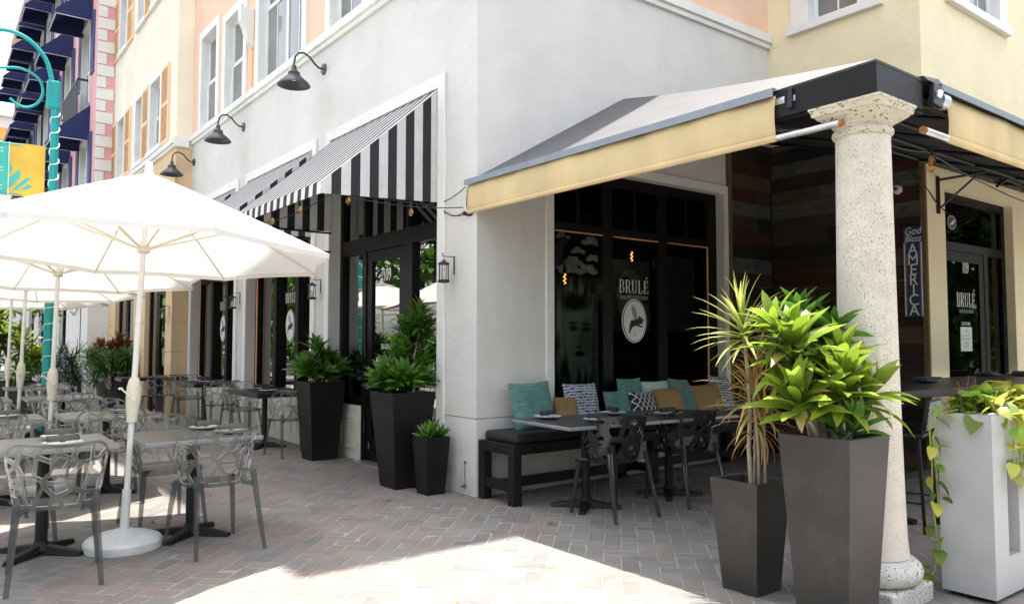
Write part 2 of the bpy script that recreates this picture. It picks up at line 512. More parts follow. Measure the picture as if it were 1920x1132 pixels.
M['signal_red'] = P('red_sign_panel', (.55, .03, .02), .5)
M['camera_white'] = P('white_camera_plastic', (.7, .7, .68), .4)

def portrait_mat():
    """soft monochrome print of an anonymous face with wavy hair, drawn with blurred ellipses"""
    m, nt, o = new_mat('portrait_print')
    b = nt.nodes.new('ShaderNodeBsdfPrincipled')
    co = coord(nt)
    nz = nt.nodes.new('ShaderNodeTexNoise'); nz.inputs['Scale'].default_value = 5; nz.inputs['Detail'].default_value = 3
    nt.links.new(co, nz.inputs['Vector'])
    mp = nt.nodes.new('ShaderNodeVectorMath'); mp.operation = 'MULTIPLY_ADD'; mp.inputs[1].default_value = (.09, 0, .09)
    nt.links.new(nz.outputs['Color'], mp.inputs[0]); nt.links.new(co, mp.inputs[2])
    sx = nt.nodes.new('ShaderNodeSeparateXYZ'); nt.links.new(mp.outputs[0], sx.inputs[0])
    def M_(op, a, b_=None, c=None):
        n = nt.nodes.new('ShaderNodeMath'); n.operation = op
        for i, v in enumerate((a, b_, c)):
            if v is None: continue
            if hasattr(v, 'is_linked'): nt.links.new(v, n.inputs[i])
            else: n.inputs[i].default_value = v
        return n.outputs[0]
    X, Z = M_('SUBTRACT', sx.outputs[0], .045), M_('SUBTRACT', sx.outputs[2], .045)
    def blob(cx, cz, rx, rz, soft=.35):
        u = M_('DIVIDE', M_('SUBTRACT', X, cx), rx); v = M_('DIVIDE', M_('SUBTRACT', Z, cz), rz)
        d = M_('SQRT', M_('ADD', M_('MULTIPLY', u, u), M_('MULTIPLY', v, v)))
        mr = nt.nodes.new('ShaderNodeMapRange'); mr.interpolation_type = 'SMOOTHSTEP'
        mr.inputs[1].default_value = 1 + soft; mr.inputs[2].default_value = 1 - soft
        nt.links.new(d, mr.inputs[0]); return mr.outputs[0]
    wv = ramp(nt, noise(nt, mp.outputs[0], 4.5, 3, .5, stretch=(2.2, 1, .45)), [(.42, 0), (.62, 1)])
    g = lambda v: (v, v * 1.12, v * 1.06)
    c = mixrgb(nt, blob(0, .0, .46, .62, .3), g(.05), mixrgb(nt, wv, g(.02), g(.55)))
    c = mixrgb(nt, blob(.0, .0, .27, .40, .25), c, g(.50))
    c = mixrgb(nt, blob(.14, -.02, .12, .30, .7), c, g(.28))
    for q in ((-.105, .075, .075, .035), (.105, .075, .075, .035)):
        c = mixrgb(nt, blob(*q, .6), c, g(.03))
    for q in ((-.11, .14, .085, .016), (.11, .14, .085, .016)):
        c = mixrgb(nt, blob(*q, .6), c, g(.05))
    c = mixrgb(nt, blob(.03, -.05, .030, .11, .7), c, g(.26)); c = mixrgb(nt, blob(.0, -.125, .045, .018, .6), c, g(.05))
    c = mixrgb(nt, blob(.0, -.22, .075, .032, .5), c, g(.025)); c = mixrgb(nt, blob(-.05, .40, .26, .10, .6), c, g(.03))
    nt.links.new(c, b.inputs['Base Color']); b.inputs['Roughness'].default_value = .8; b.inputs['Specular IOR Level'].default_value = .1
    nt.links.new(b.outputs[0], o.inputs[0])
    return m
M['portrait'] = portrait_mat()

# ------------------------------------------------------------ geometry helpers
class G:
    def __init__(s):
        s.v = []; s.f = []; s.m = []; s.a = []
    def add(s, vs, fs, mi=0, mat=None, al=None):
        b = len(s.v)
        if mat is not None:
            vs = [tuple(mat @ Vector(p)) for p in vs]
        s.v += [tuple(p) for p in vs]
        s.a += (al if al else [0] * len(vs))
        s.f += [tuple(b + i for i in f) for f in fs]
        s.m += [mi] * len(fs)
        return s
    def box(s, x0, y0, z0, x1, y1, z1, mi=0, mat=None):
        x0, x1 = sorted((x0, x1)); y0, y1 = sorted((y0, y1)); z0, z1 = sorted((z0, z1))
        vs = [(x0, y0, z0), (x1, y0, z0), (x1, y1, z0), (x0, y1, z0), (x0, y0, z1), (x1, y0, z1), (x1, y1, z1), (x0, y1, z1)]
        return s.add(vs, [(0, 3, 2, 1), (4, 5, 6, 7), (0, 1, 5, 4), (1, 2, 6, 5), (2, 3, 7, 6), (3, 0, 4, 7)], mi, mat)
    def hexa(s, lo, hi, mi=0, mat=None):
        """eight corners: four below (ccw seen from above), four above"""
        return s.add(list(lo) + list(hi), [(3, 2, 1, 0), (4, 5, 6, 7), (0, 1, 5, 4), (1, 2, 6, 5), (2, 3, 7, 6), (3, 0, 4, 7)], mi, mat)
    def quad(s, a, b, c, d, mi=0):
        return s.add([a, b, c, d], [(0, 1, 2, 3)], mi)
    def tube(s, pts, r, n=8, mi=0, cap=True, mat=None):
        pts = [Vector(p) for p in pts]
        k = len(pts)
        rs = r if isinstance(r, (list, tuple)) else [r] * k
        vs = []; fs = []
        up = None
        for i, p in enumerate(pts):
            d = (pts[min(i + 1, k - 1)] - pts[max(i - 1, 0)]).normalized()
            if up is None:
                up = Vector((0, 0, 1)) if abs(d.z) < .9 else Vector((1, 0, 0))
            a = d.cross(up)
            if a.length < 1e-4:
                a = d.cross(Vector((0, 1, 0)))
            a.normalize()
            b = a.cross(d).normalized()
            up = b
            for j in range(n):
                t = 2 * PI * j / n
                vs.append(p + (a * math.cos(t) + b * math.sin(t)) * rs[i])
        for i in range(k - 1):
            for j in range(n):
                j2 = (j + 1) % n
                fs.append((i * n + j, i * n + j2, (i + 1) * n + j2, (i + 1) * n + j))
        if cap:
            fs.append(tuple(range(n - 1, -1, -1)))
            fs.append(tuple((k - 1) * n + j for j in range(n)))
        return s.add(vs, fs, mi, mat)
    def lathe(s, prof, n=24, mi=0, c=(0, 0, 0), cap=True, mat=None):
        vs = []; fs = []
        for (r, z) in prof:
            for j in range(n):
                t = 2 * PI * j / n
                vs.append((c[0] + r * math.cos(t), c[1] + r * math.sin(t), c[2] + z))
        for i in range(len(prof) - 1):
            for j in range(n):
                j2 = (j + 1) % n
                fs.append((i * n + j, i * n + j2, (i + 1) * n + j2, (i + 1) * n + j))
        if cap:
            fs.append(tuple(range(n - 1, -1, -1)))
            fs.append(tuple((len(prof) - 1) * n + j for j in range(n)))
        return s.add(vs, fs, mi, mat)
    def prism(s, poly, f, t, mi=0):
        """2-D polygon mapped by f(u, v, depth) and given the thickness t"""
        n = len(poly)
        vs = [f(u, v, 0) for u, v in poly] + [f(u, v, t) for u, v in poly]
        fs = [tuple(range(n)), tuple(range(2 * n - 1, n - 1, -1))]
        fs += [(i, i + n, (i + 1) % n + n, (i + 1) % n) for i in range(n)]
        return s.add(vs, fs, mi)
    def mesh(s, name, mats, smooth=False):
        me = bpy.data.meshes.new(name)
        me.from_pydata(s.v, [], s.f)
        for m in (mats if isinstance(mats, (list, tuple)) else [mats]):
            me.materials.append(m)
        me.polygons.foreach_set('material_index', s.m)
        if smooth:
            me.polygons.foreach_set('use_smooth', [True] * len(s.f))
        if any(s.a):
            at = me.attributes.new('along', 'FLOAT', 'POINT')
            at.data.foreach_set('value', s.a)
        me.update()
        return me
    def build(s, name, mats, parent=None, smooth=False, bev=0, world=False, angle=40):
        """link as ONE object; world=True: coordinates are world ones and the parent's location is taken off"""
        if world and parent is not None:
            L = Vector((0, 0, 0)); q = parent
            while q is not None:
                L = L + q.location
                q = q.parent
            s.v = [(p[0] - L[0], p[1] - L[1], p[2] - L[2]) for p in s.v]
        me = s.mesh(name, mats, smooth)
        o = link(name, me, parent)
        if bev:
            b = o.modifiers.new('bevel', 'BEVEL')
            b.width = bev; b.segments = 2; b.limit_method = 'ANGLE'; b.angle_limit = R(40)
            b.harden_normals = False
        if smooth:
            try:
                me.set_sharp_from_angle(angle=R(angle))
            except Exception:
                pass
        return o

def link(name, data, parent=None, mw=None):
    o = bpy.data.objects.new(name, data)
    COL.objects.link(o)
    if parent is not None:
        o.parent = parent
    if mw is not None:
        o.matrix_local = mw
    return o

def tag(o, label=None, cat=None, group=None, kind=None):
    for k, v in (('label', label), ('category', cat), ('group', group), ('kind', kind)):
        if v:
            o[k] = v
    return o

def thing(name, label, cat, loc=(0, 0, 0), rz=0, group=None):
    o = bpy.data.objects.new(name, None)
    o.empty_display_size = .1
    COL.objects.link(o)
    o.location = loc
    o.rotation_euler = (0, 0, rz)
    return tag(o, label, cat, group)

KIDS = {}
def kids(o):
    return [c for c in bpy.data.objects if c.parent == o]

def dup(root, loc, rz=0, label=None, group=None, rot=None):
    """a copy of a thing with copies of its parts and sub-parts (mesh data shared)"""
    r = root.copy(); COL.objects.link(r)
    r.location = loc
    r.rotation_euler = rot if rot else (0, 0, rz)
    if label: r['label'] = label
    if group: r['group'] = group
    for ch in kids(root):
        c = ch.copy(); COL.objects.link(c); c.parent = r
        for g in kids(ch):
            d = g.copy(); COL.objects.link(d); d.parent = c
    return r

def wallpanel(g, ax, c, t, a0, a1, z0, z1, ops, mi=0):
    """wall whose outer face lies at c on axis ax ('X' or 'Y', facing minus), thickness t, with openings (a0, a1, z0, z1)"""
    def pt(a, z, d):
        return (c + d, a, z) if ax == 'X' else (a, c + d, z)
    A = sorted({a0, a1, *[v for o in ops for v in o[:2]]}); A = [v for v in A if a0 <= v <= a1]
    Z = sorted({z0, z1, *[v for o in ops for v in o[2:]]}); Z = [v for v in Z if z0 <= v <= z1]
    for i in range(len(A) - 1):
        for j in range(len(Z) - 1):
            am, zm = (A[i] + A[i + 1]) / 2, (Z[j] + Z[j + 1]) / 2
            if any(o[0] < am < o[1] and o[2] < zm < o[3] for o in ops):
                continue
            for d in (0, t):
                g.quad(pt(A[i], Z[j], d), pt(A[i + 1], Z[j], d), pt(A[i + 1], Z[j + 1], d), pt(A[i], Z[j + 1], d), mi)
    for (b0, b1, y0, y1) in list(ops) + [(a0, a1, z0, z1)]:
        g.quad(pt(b0, y0, 0), pt(b0, y0, t), pt(b0, y1, t), pt(b0, y1, 0), mi)
        g.quad(pt(b1, y0, 0), pt(b1, y0, t), pt(b1, y1, t), pt(b1, y1, 0), mi)
        g.quad(pt(b0, y1, 0), pt(b0, y1, t), pt(b1, y1, t), pt(b1, y1, 0), mi)
        g.quad(pt(b0, y0, 0), pt(b0, y0, t), pt(b1, y0, t), pt(b1, y0, 0), mi)
    return g

def abox(g, ax, d0, d1, a0, a1, z0, z1, mi=0):
    """box given by depth range on axis ax and the range a along the wall"""
    if ax == 'X':
        return g.box(d0, a0, z0, d1, a1, z1, mi)
    return g.box(a0, d0, z0, a1, d1, z1, mi)

_txt = {}
def text_polys(s, size=1.0, extrude=.002, align='CENTER', squeeze=1.0):
    cu = bpy.data.curves.new('lettering', 'FONT')
    cu.body = s; cu.size = size; cu.extrude = extrude; cu.align_x = align; cu.resolution_u = 3
    o = bpy.data.objects.new('lettering', cu)
    COL.objects.link(o)
    dg = bpy.context.evaluated_depsgraph_get()
    me = bpy.data.meshes.new_from_object(o.evaluated_get(dg))
    vs = [(v.co.x * squeeze, v.co.y, v.co.z) for v in me.vertices]
    fs = [tuple(p.vertices) for p in me.polygons]
    bpy.data.objects.remove(o); bpy.data.curves.remove(cu); bpy.data.meshes.remove(me)
    return vs, fs

def serif_word(g, word, h, f, t=.003, mi=0, gap=.13):
    """serif capitals drawn with thick stems, thin bars and serifs; f(u, v, d) maps to 3-D; centred on u = 0"""
    wd = {'B': .62, 'R': .68, 'U': .70, 'L': .58, 'E': .60, 'É': .60, 'Û': .70}
    tot = sum(wd[c] for c in word) + gap * (len(word) - 1)
    u0 = -tot / 2
    def rect(a, b, c, d):
        g.prism([((u0 + a) * h, b * h), ((u0 + c) * h, b * h), ((u0 + c) * h, d * h), ((u0 + a) * h, d * h)], f, t, mi)
    def band(cx, cy, rx, ry, a0, a1, w, n=8):
        for i in range(n):
            q = []
            for a, k in ((a0 + (a1 - a0) * i / n, 1), (a0 + (a1 - a0) * (i + 1) / n, 1), (a0 + (a1 - a0) * (i + 1) / n, 0), (a0 + (a1 - a0) * i / n, 0)):
                ww = (.035 + (w - .035) * abs(math.cos(a))) if k else 0
                q.append(((u0 + cx + (rx - ww) * math.cos(a)) * h, (cy + (ry - (.035 if k else 0)) * math.sin(a)) * h))
            g.prism(q, f, t, mi)
    for c in word:
        W = wd[c]
        if c in 'BRLEÉ':
            rect(.07, 0, .20, 1); rect(0, 0, .07, .035); rect(.20, 0, .27, .035); rect(0, .965, .07, 1); rect(.20, .965, .27, 1)
        if c == 'B':
            rect(.2, .965, .36, 1); rect(.2, .50, .36, .535); rect(.27, 0, .36, .035)
            band(.36, .7675, .22, .2325, -PI / 2, PI / 2, .12); band(.36, .2675, .26, .2675, -PI / 2, PI / 2, .13)
        if c == 'R':
            rect(.2, .965, .36, 1); rect(.2, .46, .36, .495); band(.36, .73, .23, .27, -PI / 2, PI / 2, .12)
            g.prism([((u0 + .30) * h, .46 * h), ((u0 + .52) * h, 0), ((u0 + .72) * h, 0), ((u0 + .72) * h, .035 * h), ((u0 + .64) * h, .035 * h), ((u0 + .42) * h, .46 * h)], f, t, mi)
        if c in 'LEÉ':
            rect(.27, 0, W - .03, .04); rect(W - .06, .04, W, .26)
        if c in 'EÉ':
            rect(.27, .96, W - .05, 1); rect(W - .08, .77, W - .03, .96); rect(.2, .49, .42, .53); rect(.42, .40, .46, .62)
        if c == 'É':
            g.prism([((u0 + .30) * h, 1.08 * h), ((u0 + .37) * h, 1.08 * h), ((u0 + .50) * h, 1.30 * h), ((u0 + .40) * h, 1.30 * h)], f, t, mi)
        if c in 'UÛ':
            rect(.07, .28, .20, 1); rect(0, .965, .27, 1); rect(.55, .28, .60, 1); rect(.48, .965, .68, 1)
            band(.335, .28, .265, .28, PI, 2 * PI, .10, 10)
        if c == 'Û':
            g.prism([((u0 + .27) * h, 1.07 * h), ((u0 + .34) * h, 1.07 * h), ((u0 + .42) * h, 1.18 * h), ((u0 + .36) * h, 1.22 * h)], f, t, mi)
        u0 += W + gap

def ellipse(cx, cy, rx, ry, n=28, a0=0, a1=2 * PI):
    return [(cx + rx * math.cos(a0 + (a1 - a0) * i / n), cy + ry * math.sin(a0 + (a1 - a0) * i / n)) for i in range(n)]

def emblem(parent, f, rx, ry):
    """oval emblem with a leaping winged pig; f(u, v, d) maps to 3-D with d growing towards the viewer"""
    def build(nm, polys, mat, d, t=.002):
        g = G()
        for p in polys:
            g.prism(p, lambda u, v, k: f(u, v, d + k), t)
        return g.build(nm, mat, parent, world=True)
    build('emblem_rim', [ellipse(0, 0, rx, ry, 40)], M['vinyl_white'], .002)
    build('emblem_ring', [ellipse(0, 0, rx * .93, ry * .95, 40)], M['ink'], .005)
    build('emblem_field', [ellipse(0, 0, rx * .88, ry * .92, 40)], M['vinyl_white'], .008)
    s = rx
    body = [(-.40, -.16), (-.30, .02), (-.08, .06), (.20, .10), (.34, .22), (.40, .32), (.46, .20), (.58, .16), (.72, .05), (.70, -.02), (.58, -.04), (.66, -.14), (.56, -.16), (.44, -.16), (.20, -.26), (-.10, -.30), (-.30, -.36), (-.42, -.52), (-.52, -.62), (-.46, -.46), (-.44, -.30)]
    leg1 = [(.30, -.18), (.52, -.28), (.66, -.26), (.60, -.34), (.44, -.34), (.20, -.27)]
    leg2 = [(-.32, -.32), (-.42, -.52), (-.44, -.66), (-.36, -.68), (-.34, -.52), (-.18, -.32)]
    wing = [(-.02, .04), (-.16, .30), (-.26, .62), (-.24, .92), (-.14, .78), (-.08, .86), (-.02, .66), (.06, .70), (.08, .50), (.16, .50), (.16, .30), (.20, .10)]
    sc = lambda poly: [(x * s, y * s * 1.05) for x, y in poly]
    build('emblem_pig', [sc(body), sc(leg1), sc(leg2)], M['ink'], .011)
    build('emblem_wing', [sc(wing)], M['vinyl_grey'], .012)
    bars = [[(-.10 * s, -y * ry), (.10 * s, -y * ry), (.10 * s, -(y - .025) * ry), (-.10 * s, -(y - .025) * ry)] for y in (.62, .69)]
    build('emblem_caption', bars, M['vinyl_grey'], .011)

# leaves ---------------------------------------------------------------
def leaf_geo(L, W, bend=.6, fold=.25, segs=4, shape='lance', twist=0):
    """blade along +Y bending towards -Z; returns vertices, faces and the position along the leaf"""
    vs = []; fs = []; al = []
    y = z = 0.0
    for i in range(segs + 1):
        t = i / segs
        if shape == 'lance':
            w = W * (math.sin(PI * min(1, t * .82 + .13)) ** .8) * (1 if t < 1 else .02)
        elif shape == 'obl':
            w = W * max(.22, math.sin(PI * min(1, t ** 1.25 * .9 + .08))) * (1 if t < 1 else .12)
        elif shape == 'strap':
            w = W * (1 - .25 * t) * (1 if t < .7 else max(.03, (1 - t) / .3))
        else:                                       # heart
            w = W * (1.0 if i else .75) * (math.sin(PI * min(1, .32 + t * .68)) ** .9 if t < 1 else .02)
        a = -bend * t
        tw = twist * t
        for k in (-1, 0, 1):
            vs.append((k * w / 2 * math.cos(tw), y, z + abs(k) * fold * w / 2 + k * w / 2 * math.sin(tw)))
            al.append(min(1, max(0.001, t * .85 + abs(k) * .15)))
        y += L / segs * math.cos(a)
        z += L / segs * math.sin(a)
    for i in range(segs):
        for k in range(2):
            b = i * 3 + k
            fs.append((b, b + 1, b + 4, b + 3))
    return vs, fs, al

def leaf_meshes(name, mat, L, W, n=4, **kw):
    out = []
    for i in range(n):
        g = G()
        k2 = dict(kw)
        k2['bend'] = kw.get('bend', .6) * random.uniform(.6, 1.5)
        k2['twist'] = random.uniform(-.3, .3)
        v, f, a = leaf_geo(L * random.uniform(.9, 1.1), W * random.uniform(.9, 1.1), **k2)
        g.add(v, f, 0, None, a)
        me = g.mesh(name, mat, True)
        out.append(me)
    return out

def rosette_mats(center, n, e0=80, e1=-15, tilt=(0, 0), s0=.7, s1=1.1, jitter=.15):
    res = []
    base = Matrix.Translation(center) @ Matrix.Rotation(tilt[0], 4, 'X') @ Matrix.Rotation(tilt[1], 4, 'Y')
    ph = random.uniform(0, 6)
    for i in range(n):
        t = i / max(1, n - 1)
        el = R(e0 + (e1 - e0) * t ** .9) + random.uniform(-jitter, jitter)
        phi = ph + i * 2.39996 + random.uniform(-.15, .15)
        s = (s0 + (s1 - s0) * math.sin(PI * min(1, .25 + .65 * t))) * random.uniform(.88, 1.1)
        res.append(base @ Matrix.Translation((0, 0, -.10 * t * s1)) @ Matrix.Rotation(phi, 4, 'Z') @ Matrix.Rotation(el, 4, 'X') @ Matrix.Diagonal((s, s, s, 1)))
    return res

def put_leaves(parent, meshes, mats, name='leaf', zmin=-9, L=.25):
    for m in mats:
        s = m.to_scale().x
        tip = m @ Vector((0, L * .9, -L * .32)); mid = m @ Vector((0, L * .6, -L * .12))
        if min(tip.z, mid.z) < zmin:
            continue
        link(name, random.choice(meshes), parent, m)

def join_leaves(g, geos, mats, mi=0):
    for m in mats:
        v, f, a = random.choice(geos)
        g.add(v, f, mi, m, a)

# voronoi cells for the filigree chairs ---------------------------------
def clip(poly, px, py, nx, ny):
    out = []
    for i in range(len(poly)):
        a, b = poly[i], poly[(i + 1) % len(poly)]
        da = (a[0] - px) * nx + (a[1] - py) * ny
        db = (b[0] - px) * nx + (b[1] - py) * ny
        if da <= 0: out.append(a)
        if (da < 0 < db) or (db < 0 < da):
            t = da / (da - db)
            out.append((a[0] + (b[0] - a[0]) * t, a[1] + (b[1] - a[1]) * t))
    return out

def voronoi(seeds, x0, y0, x1, y1):
    cells = []
    for i, s in enumerate(seeds):
        p = [(x0, y0), (x1, y0), (x1, y1), (x0, y1)]
        for j, q in enumerate(seeds):
            if i != j and p:
                p = clip(p, (s[0] + q[0]) / 2, (s[1] + q[1]) / 2, q[0] - s[0], q[1] - s[1])
        cells.append(p)
    return cells

def inset(poly, d):
    """parallel inset of a convex polygon by half-plane clipping"""
    p = list(poly)
    cx = sum(a for a, b in poly) / len(poly); cy = sum(b for a, b in poly) / len(poly)
    for i in range(len(poly)):
        a, b = poly[i], poly[(i + 1) % len(poly)]
        ex, ey = b[0] - a[0], b[1] - a[1]
        l = math.hypot(ex, ey)
        if l < 1e-6: continue
        nx, ny = ey / l, -ex / l
        if (cx - a[0]) * nx + (cy - a[1]) * ny > 0: nx, ny = -nx, -ny
        p = clip(p, a[0] - nx * d, a[1] - ny * d, nx, ny)
        if len(p) < 3: return None
    return p

# ------------------------------------------------------------ ground
def mkground():
    g = G()
    g.quad((-300, -300, -.012), (300, -300, -.012), (300, 300, -.012), (-300, 300, -.012))
    o = g.build('ground', M['ground_far']); tag(o, 'grey paved ground spreading beyond the terrace', None, None, 'structure')
    g = G()
    g.quad((-5.6, -7.5, .0008), (9.5, -7.5, .0008), (9.5, 24, .0008), (-5.6, 24, .0008))
    pv = g.build('pavement', M['sand']); tag(pv, 'herringbone brick pavement in rose and grey in front of the cafe', None, None, 'structure')
    W = .118; J = .0022; TH = .0035
    fwd = Vector((.6071, .7947)); rgt = Vector((.7947, -.6071)); cp = Vector((-4.0676, -5.8638))
    c45 = math.cos(PI / 4)
    cand = []
    N = 190
    for i in range(-N, N):
        for j in range(-N, N):
            r = (i - j) % 4
            if r not in (0, 3):
                continue
            if r == 0: cu, cv, lu, lv = (i + 1) * W, (j + .5) * W, 2 * W, W
            else: cu, cv, lu, lv = (i + .5) * W, (j + 1) * W, W, 2 * W
            x = (cu - cv) * c45 - 1.5; y = (cu + cv) * c45 + 1.0
            if not (-5.4 < x < 6.5 and -6 < y < 17): continue
            if x > .25 and y > .1: continue
            d = Vector((x, y)) - cp
            f = d.dot(fwd); s = d.dot(rgt)
            if f < 2.2 or abs(s) > f * .70 + 1.0: continue
            cand.append((f, x, y, r))
    # the nearest ones in the picture are parts; the others are joined
    def vis(f, x, y):
        d = Vector((x, y)) - cp
        s = d.dot(rgt)
        return f > 4.02 and abs(s) < f * .665
    cand.sort()
    near = [c for c in cand if vis(c[0], c[1], c[2])][:300]
    ns = set((c[1], c[2]) for c in near)
    meshes = []
    for k, m in enumerate(M['pav']):
        for v in range(3):
            g = G(); rnd = random.Random(k * 7 + v)
            a, b = W - J, W / 2 - J
            t = .006
            q = [(-a, -b), (a, -b), (a, b), (-a, b)]
            e = [rnd.uniform(-.0015, .0015) for _ in range(4)]
            vs = [(x, y, -.012) for x, y in q] + [(x, y, TH - .0035) for x, y in q] + [(x - math.copysign(t, x), y - math.copysign(t, y), TH + e[i]) for i, (x, y) in enumerate(q)]
            fs = [(8, 9, 10, 11)]
            for i in range(4):
                n = (i + 1) % 4
                fs += [(i, n, 4 + n, 4 + i), (4 + i, 4 + n, 8 + n, 8 + i)]
            g.add(vs, fs)
            meshes.append(g.mesh('paver', m))
    wts = [.25, .28, .12, .15, .20]
    big = G()
    rr = random.Random(3)
    def kind_at(x, y):
        # broad drifts of rosier and greyer stone, as laid from mixed pallets
        n = math.sin(x * .9 + 1.3 * math.sin(y * .5)) + math.sin(y * .8 - .6 * x)
        ww = list(wts)
        ww[0] *= 1 + .5 * n; ww[4] *= 1 + .4 * n; ww[1] *= 1 - .4 * n; ww[2] *= 1 - .4 * n
        return rr.choices(range(5), [max(.02, q) for q in ww])[0]
    for (f, x, y, r) in cand:
        k = kind_at(x, y)
        me = meshes[k * 3 + rr.randrange(3)]
        ang = PI / 4 + (PI / 2 if r == 3 else 0) + rr.uniform(-.012, .012)
        mw = Matrix.Translation((x, y, rr.uniform(-.0016, .0016))) @ Matrix.Rotation(ang, 4, 'Z') @ Matrix.Rotation(rr.uniform(-.008, .008), 4, 'Y')
        if (x, y) in ns:
            link('paver', me, pv, mw)
        else:
            big.add([v.co for v in me.vertices], [tuple(p.vertices) for p in me.polygons], k, mw)
    tag(big.build('paver_field', M['pav'], pv), None, None, None, 'stuff')

M['ground_far'] = P('far_paving', (.20, .185, .17), .9, var=.2, vscale=2, bump=.3)
mkground()

# ------------------------------------------------------------ grey corner building
H_ROOF = 13.0
grey = thing('corner_building', 'grey stucco corner cafe building with peach upper floor and black storefronts', 'building', (0, 0, 0))
bays = [(.66, 3.25), (3.83, 6.40), (7.0, 9.58)]
g = G()
wallpanel(g, 'X', 0, .15, 0, 9.8, 0, 5.26, [(a, b, 0, 3.98) for a, b in bays])
wallpanel(g, 'Y', 0, .15, .15, 4.666, 0, 5.26, [(.924, 3.66, .42, 3.23)])
g.build('lower_wall', M['grey_wall'], grey)
for q in ((0, 9.8),):
    g = G()
    g.hexa([(-.012, -.012, 0), (.9, -.012, 0), (.9, .0, 0), (-.012, .0, 0)], [(-.012, -.012, .712), (.9, -.012, .712), (.9, .0, .712), (-.012, .0, .712)])
    g.box(-.012, 0, 0, -.0005, .62, .712)
    g.build('wall_plinth', M['grey_wall'], grey, bev=.006)

g = G(); g.box(-.0135, -.0135, .7122, .92, -.0003, .7165); g.build('seam_line', P('grimy_seam', (.20, .17, .13), .95, var=.5, vscale=14), grey)
g = G(); g.box(-.0135, 0, .7122, -.0003, .52, .7165); g.build('seam_line', bpy.data.materials['grimy_seam'], grey)
g = G(); g.tube([(-.016, .16, .30), (-.018, .163, .20), (-.016, .158, .09)], .004, 6); g.tube([(-.013, .16, .30), (-.022, .16, .30)], .014, 8); g.tube([(-.013, .158, .085), (-.035, .158, .085)], .016, 8); g.tube([(-.03, .158, .085), (-.03, .20, .075)], .010, 6)
g.build('hose_valve', P('verdigris_valve', (.16, .22, .18), .6, metal=.5, var=.4, vscale=40), grey)

def opening_trim(parent, ax, c, a0, a1, z1, wd=.13, out=.03, z0=0.0, left=True):
    g = G()
    abox(g, ax, c - out, c - .0005, a0 - wd, a0, z0, z1 + wd)
    abox(g, ax, c - out, c - .0005, a1, a1 + wd, z0, z1 + wd)
    abox(g, ax, c - out, c - .0005, a0, a1, z1, z1 + wd)
    return g.build('opening_trim', M['white_trim'], parent, bev=.005, world=True)

for a, b in bays:
    opening_trim(grey, 'X', 0, a, b, 3.98)
opening_trim(grey, 'Y', 0, .924, 3.66, 3.23, wd=.10, z0=.42)

def cornice(parent, ax, c, a0, a1, z0, h=.17, out=.07):
    g = G()
    abox(g, ax, c - out * .55, c - .0005, a0, a1, z0, z0 + h * .38)
    abox(g, ax, c - out, c - .0005, a0, a1, z0 + h * .38 + .0005, z0 + h)
    return g.build('cornice', M['white_trim'], parent, bev=.006, world=True)

cornice(grey, 'X', 0, -.07, 9.79, 5.26)
cornice(grey, 'Y', 0, 0.0, 4.66, 5.26)
up = [(8.2, 9.2, 5.47, 7.2), (6.70, 7.74, 5.47, 7.05), (4.2, 6.03, 5.47, 7.9), (1.9, 3.33, 5.47, 7.9)]
up2 = [(a, b, z + 3.4, min(y + 3.4, 12)) for a, b, z, y in up]
g = G()
wallpanel(g, 'X', 0, .2, 0, 9.8, 5.26, H_ROOF, up + up2)
wallpanel(g, 'Y', 0, .2, .2, 4.666, 5.26, H_ROOF, [])
g.build('upper_wall', M['peach'], grey)
g = G(); g.box(.01, .01, H_ROOF, 12, 9.8, H_ROOF + .2); g.build('roof', M['white_trim'], grey)

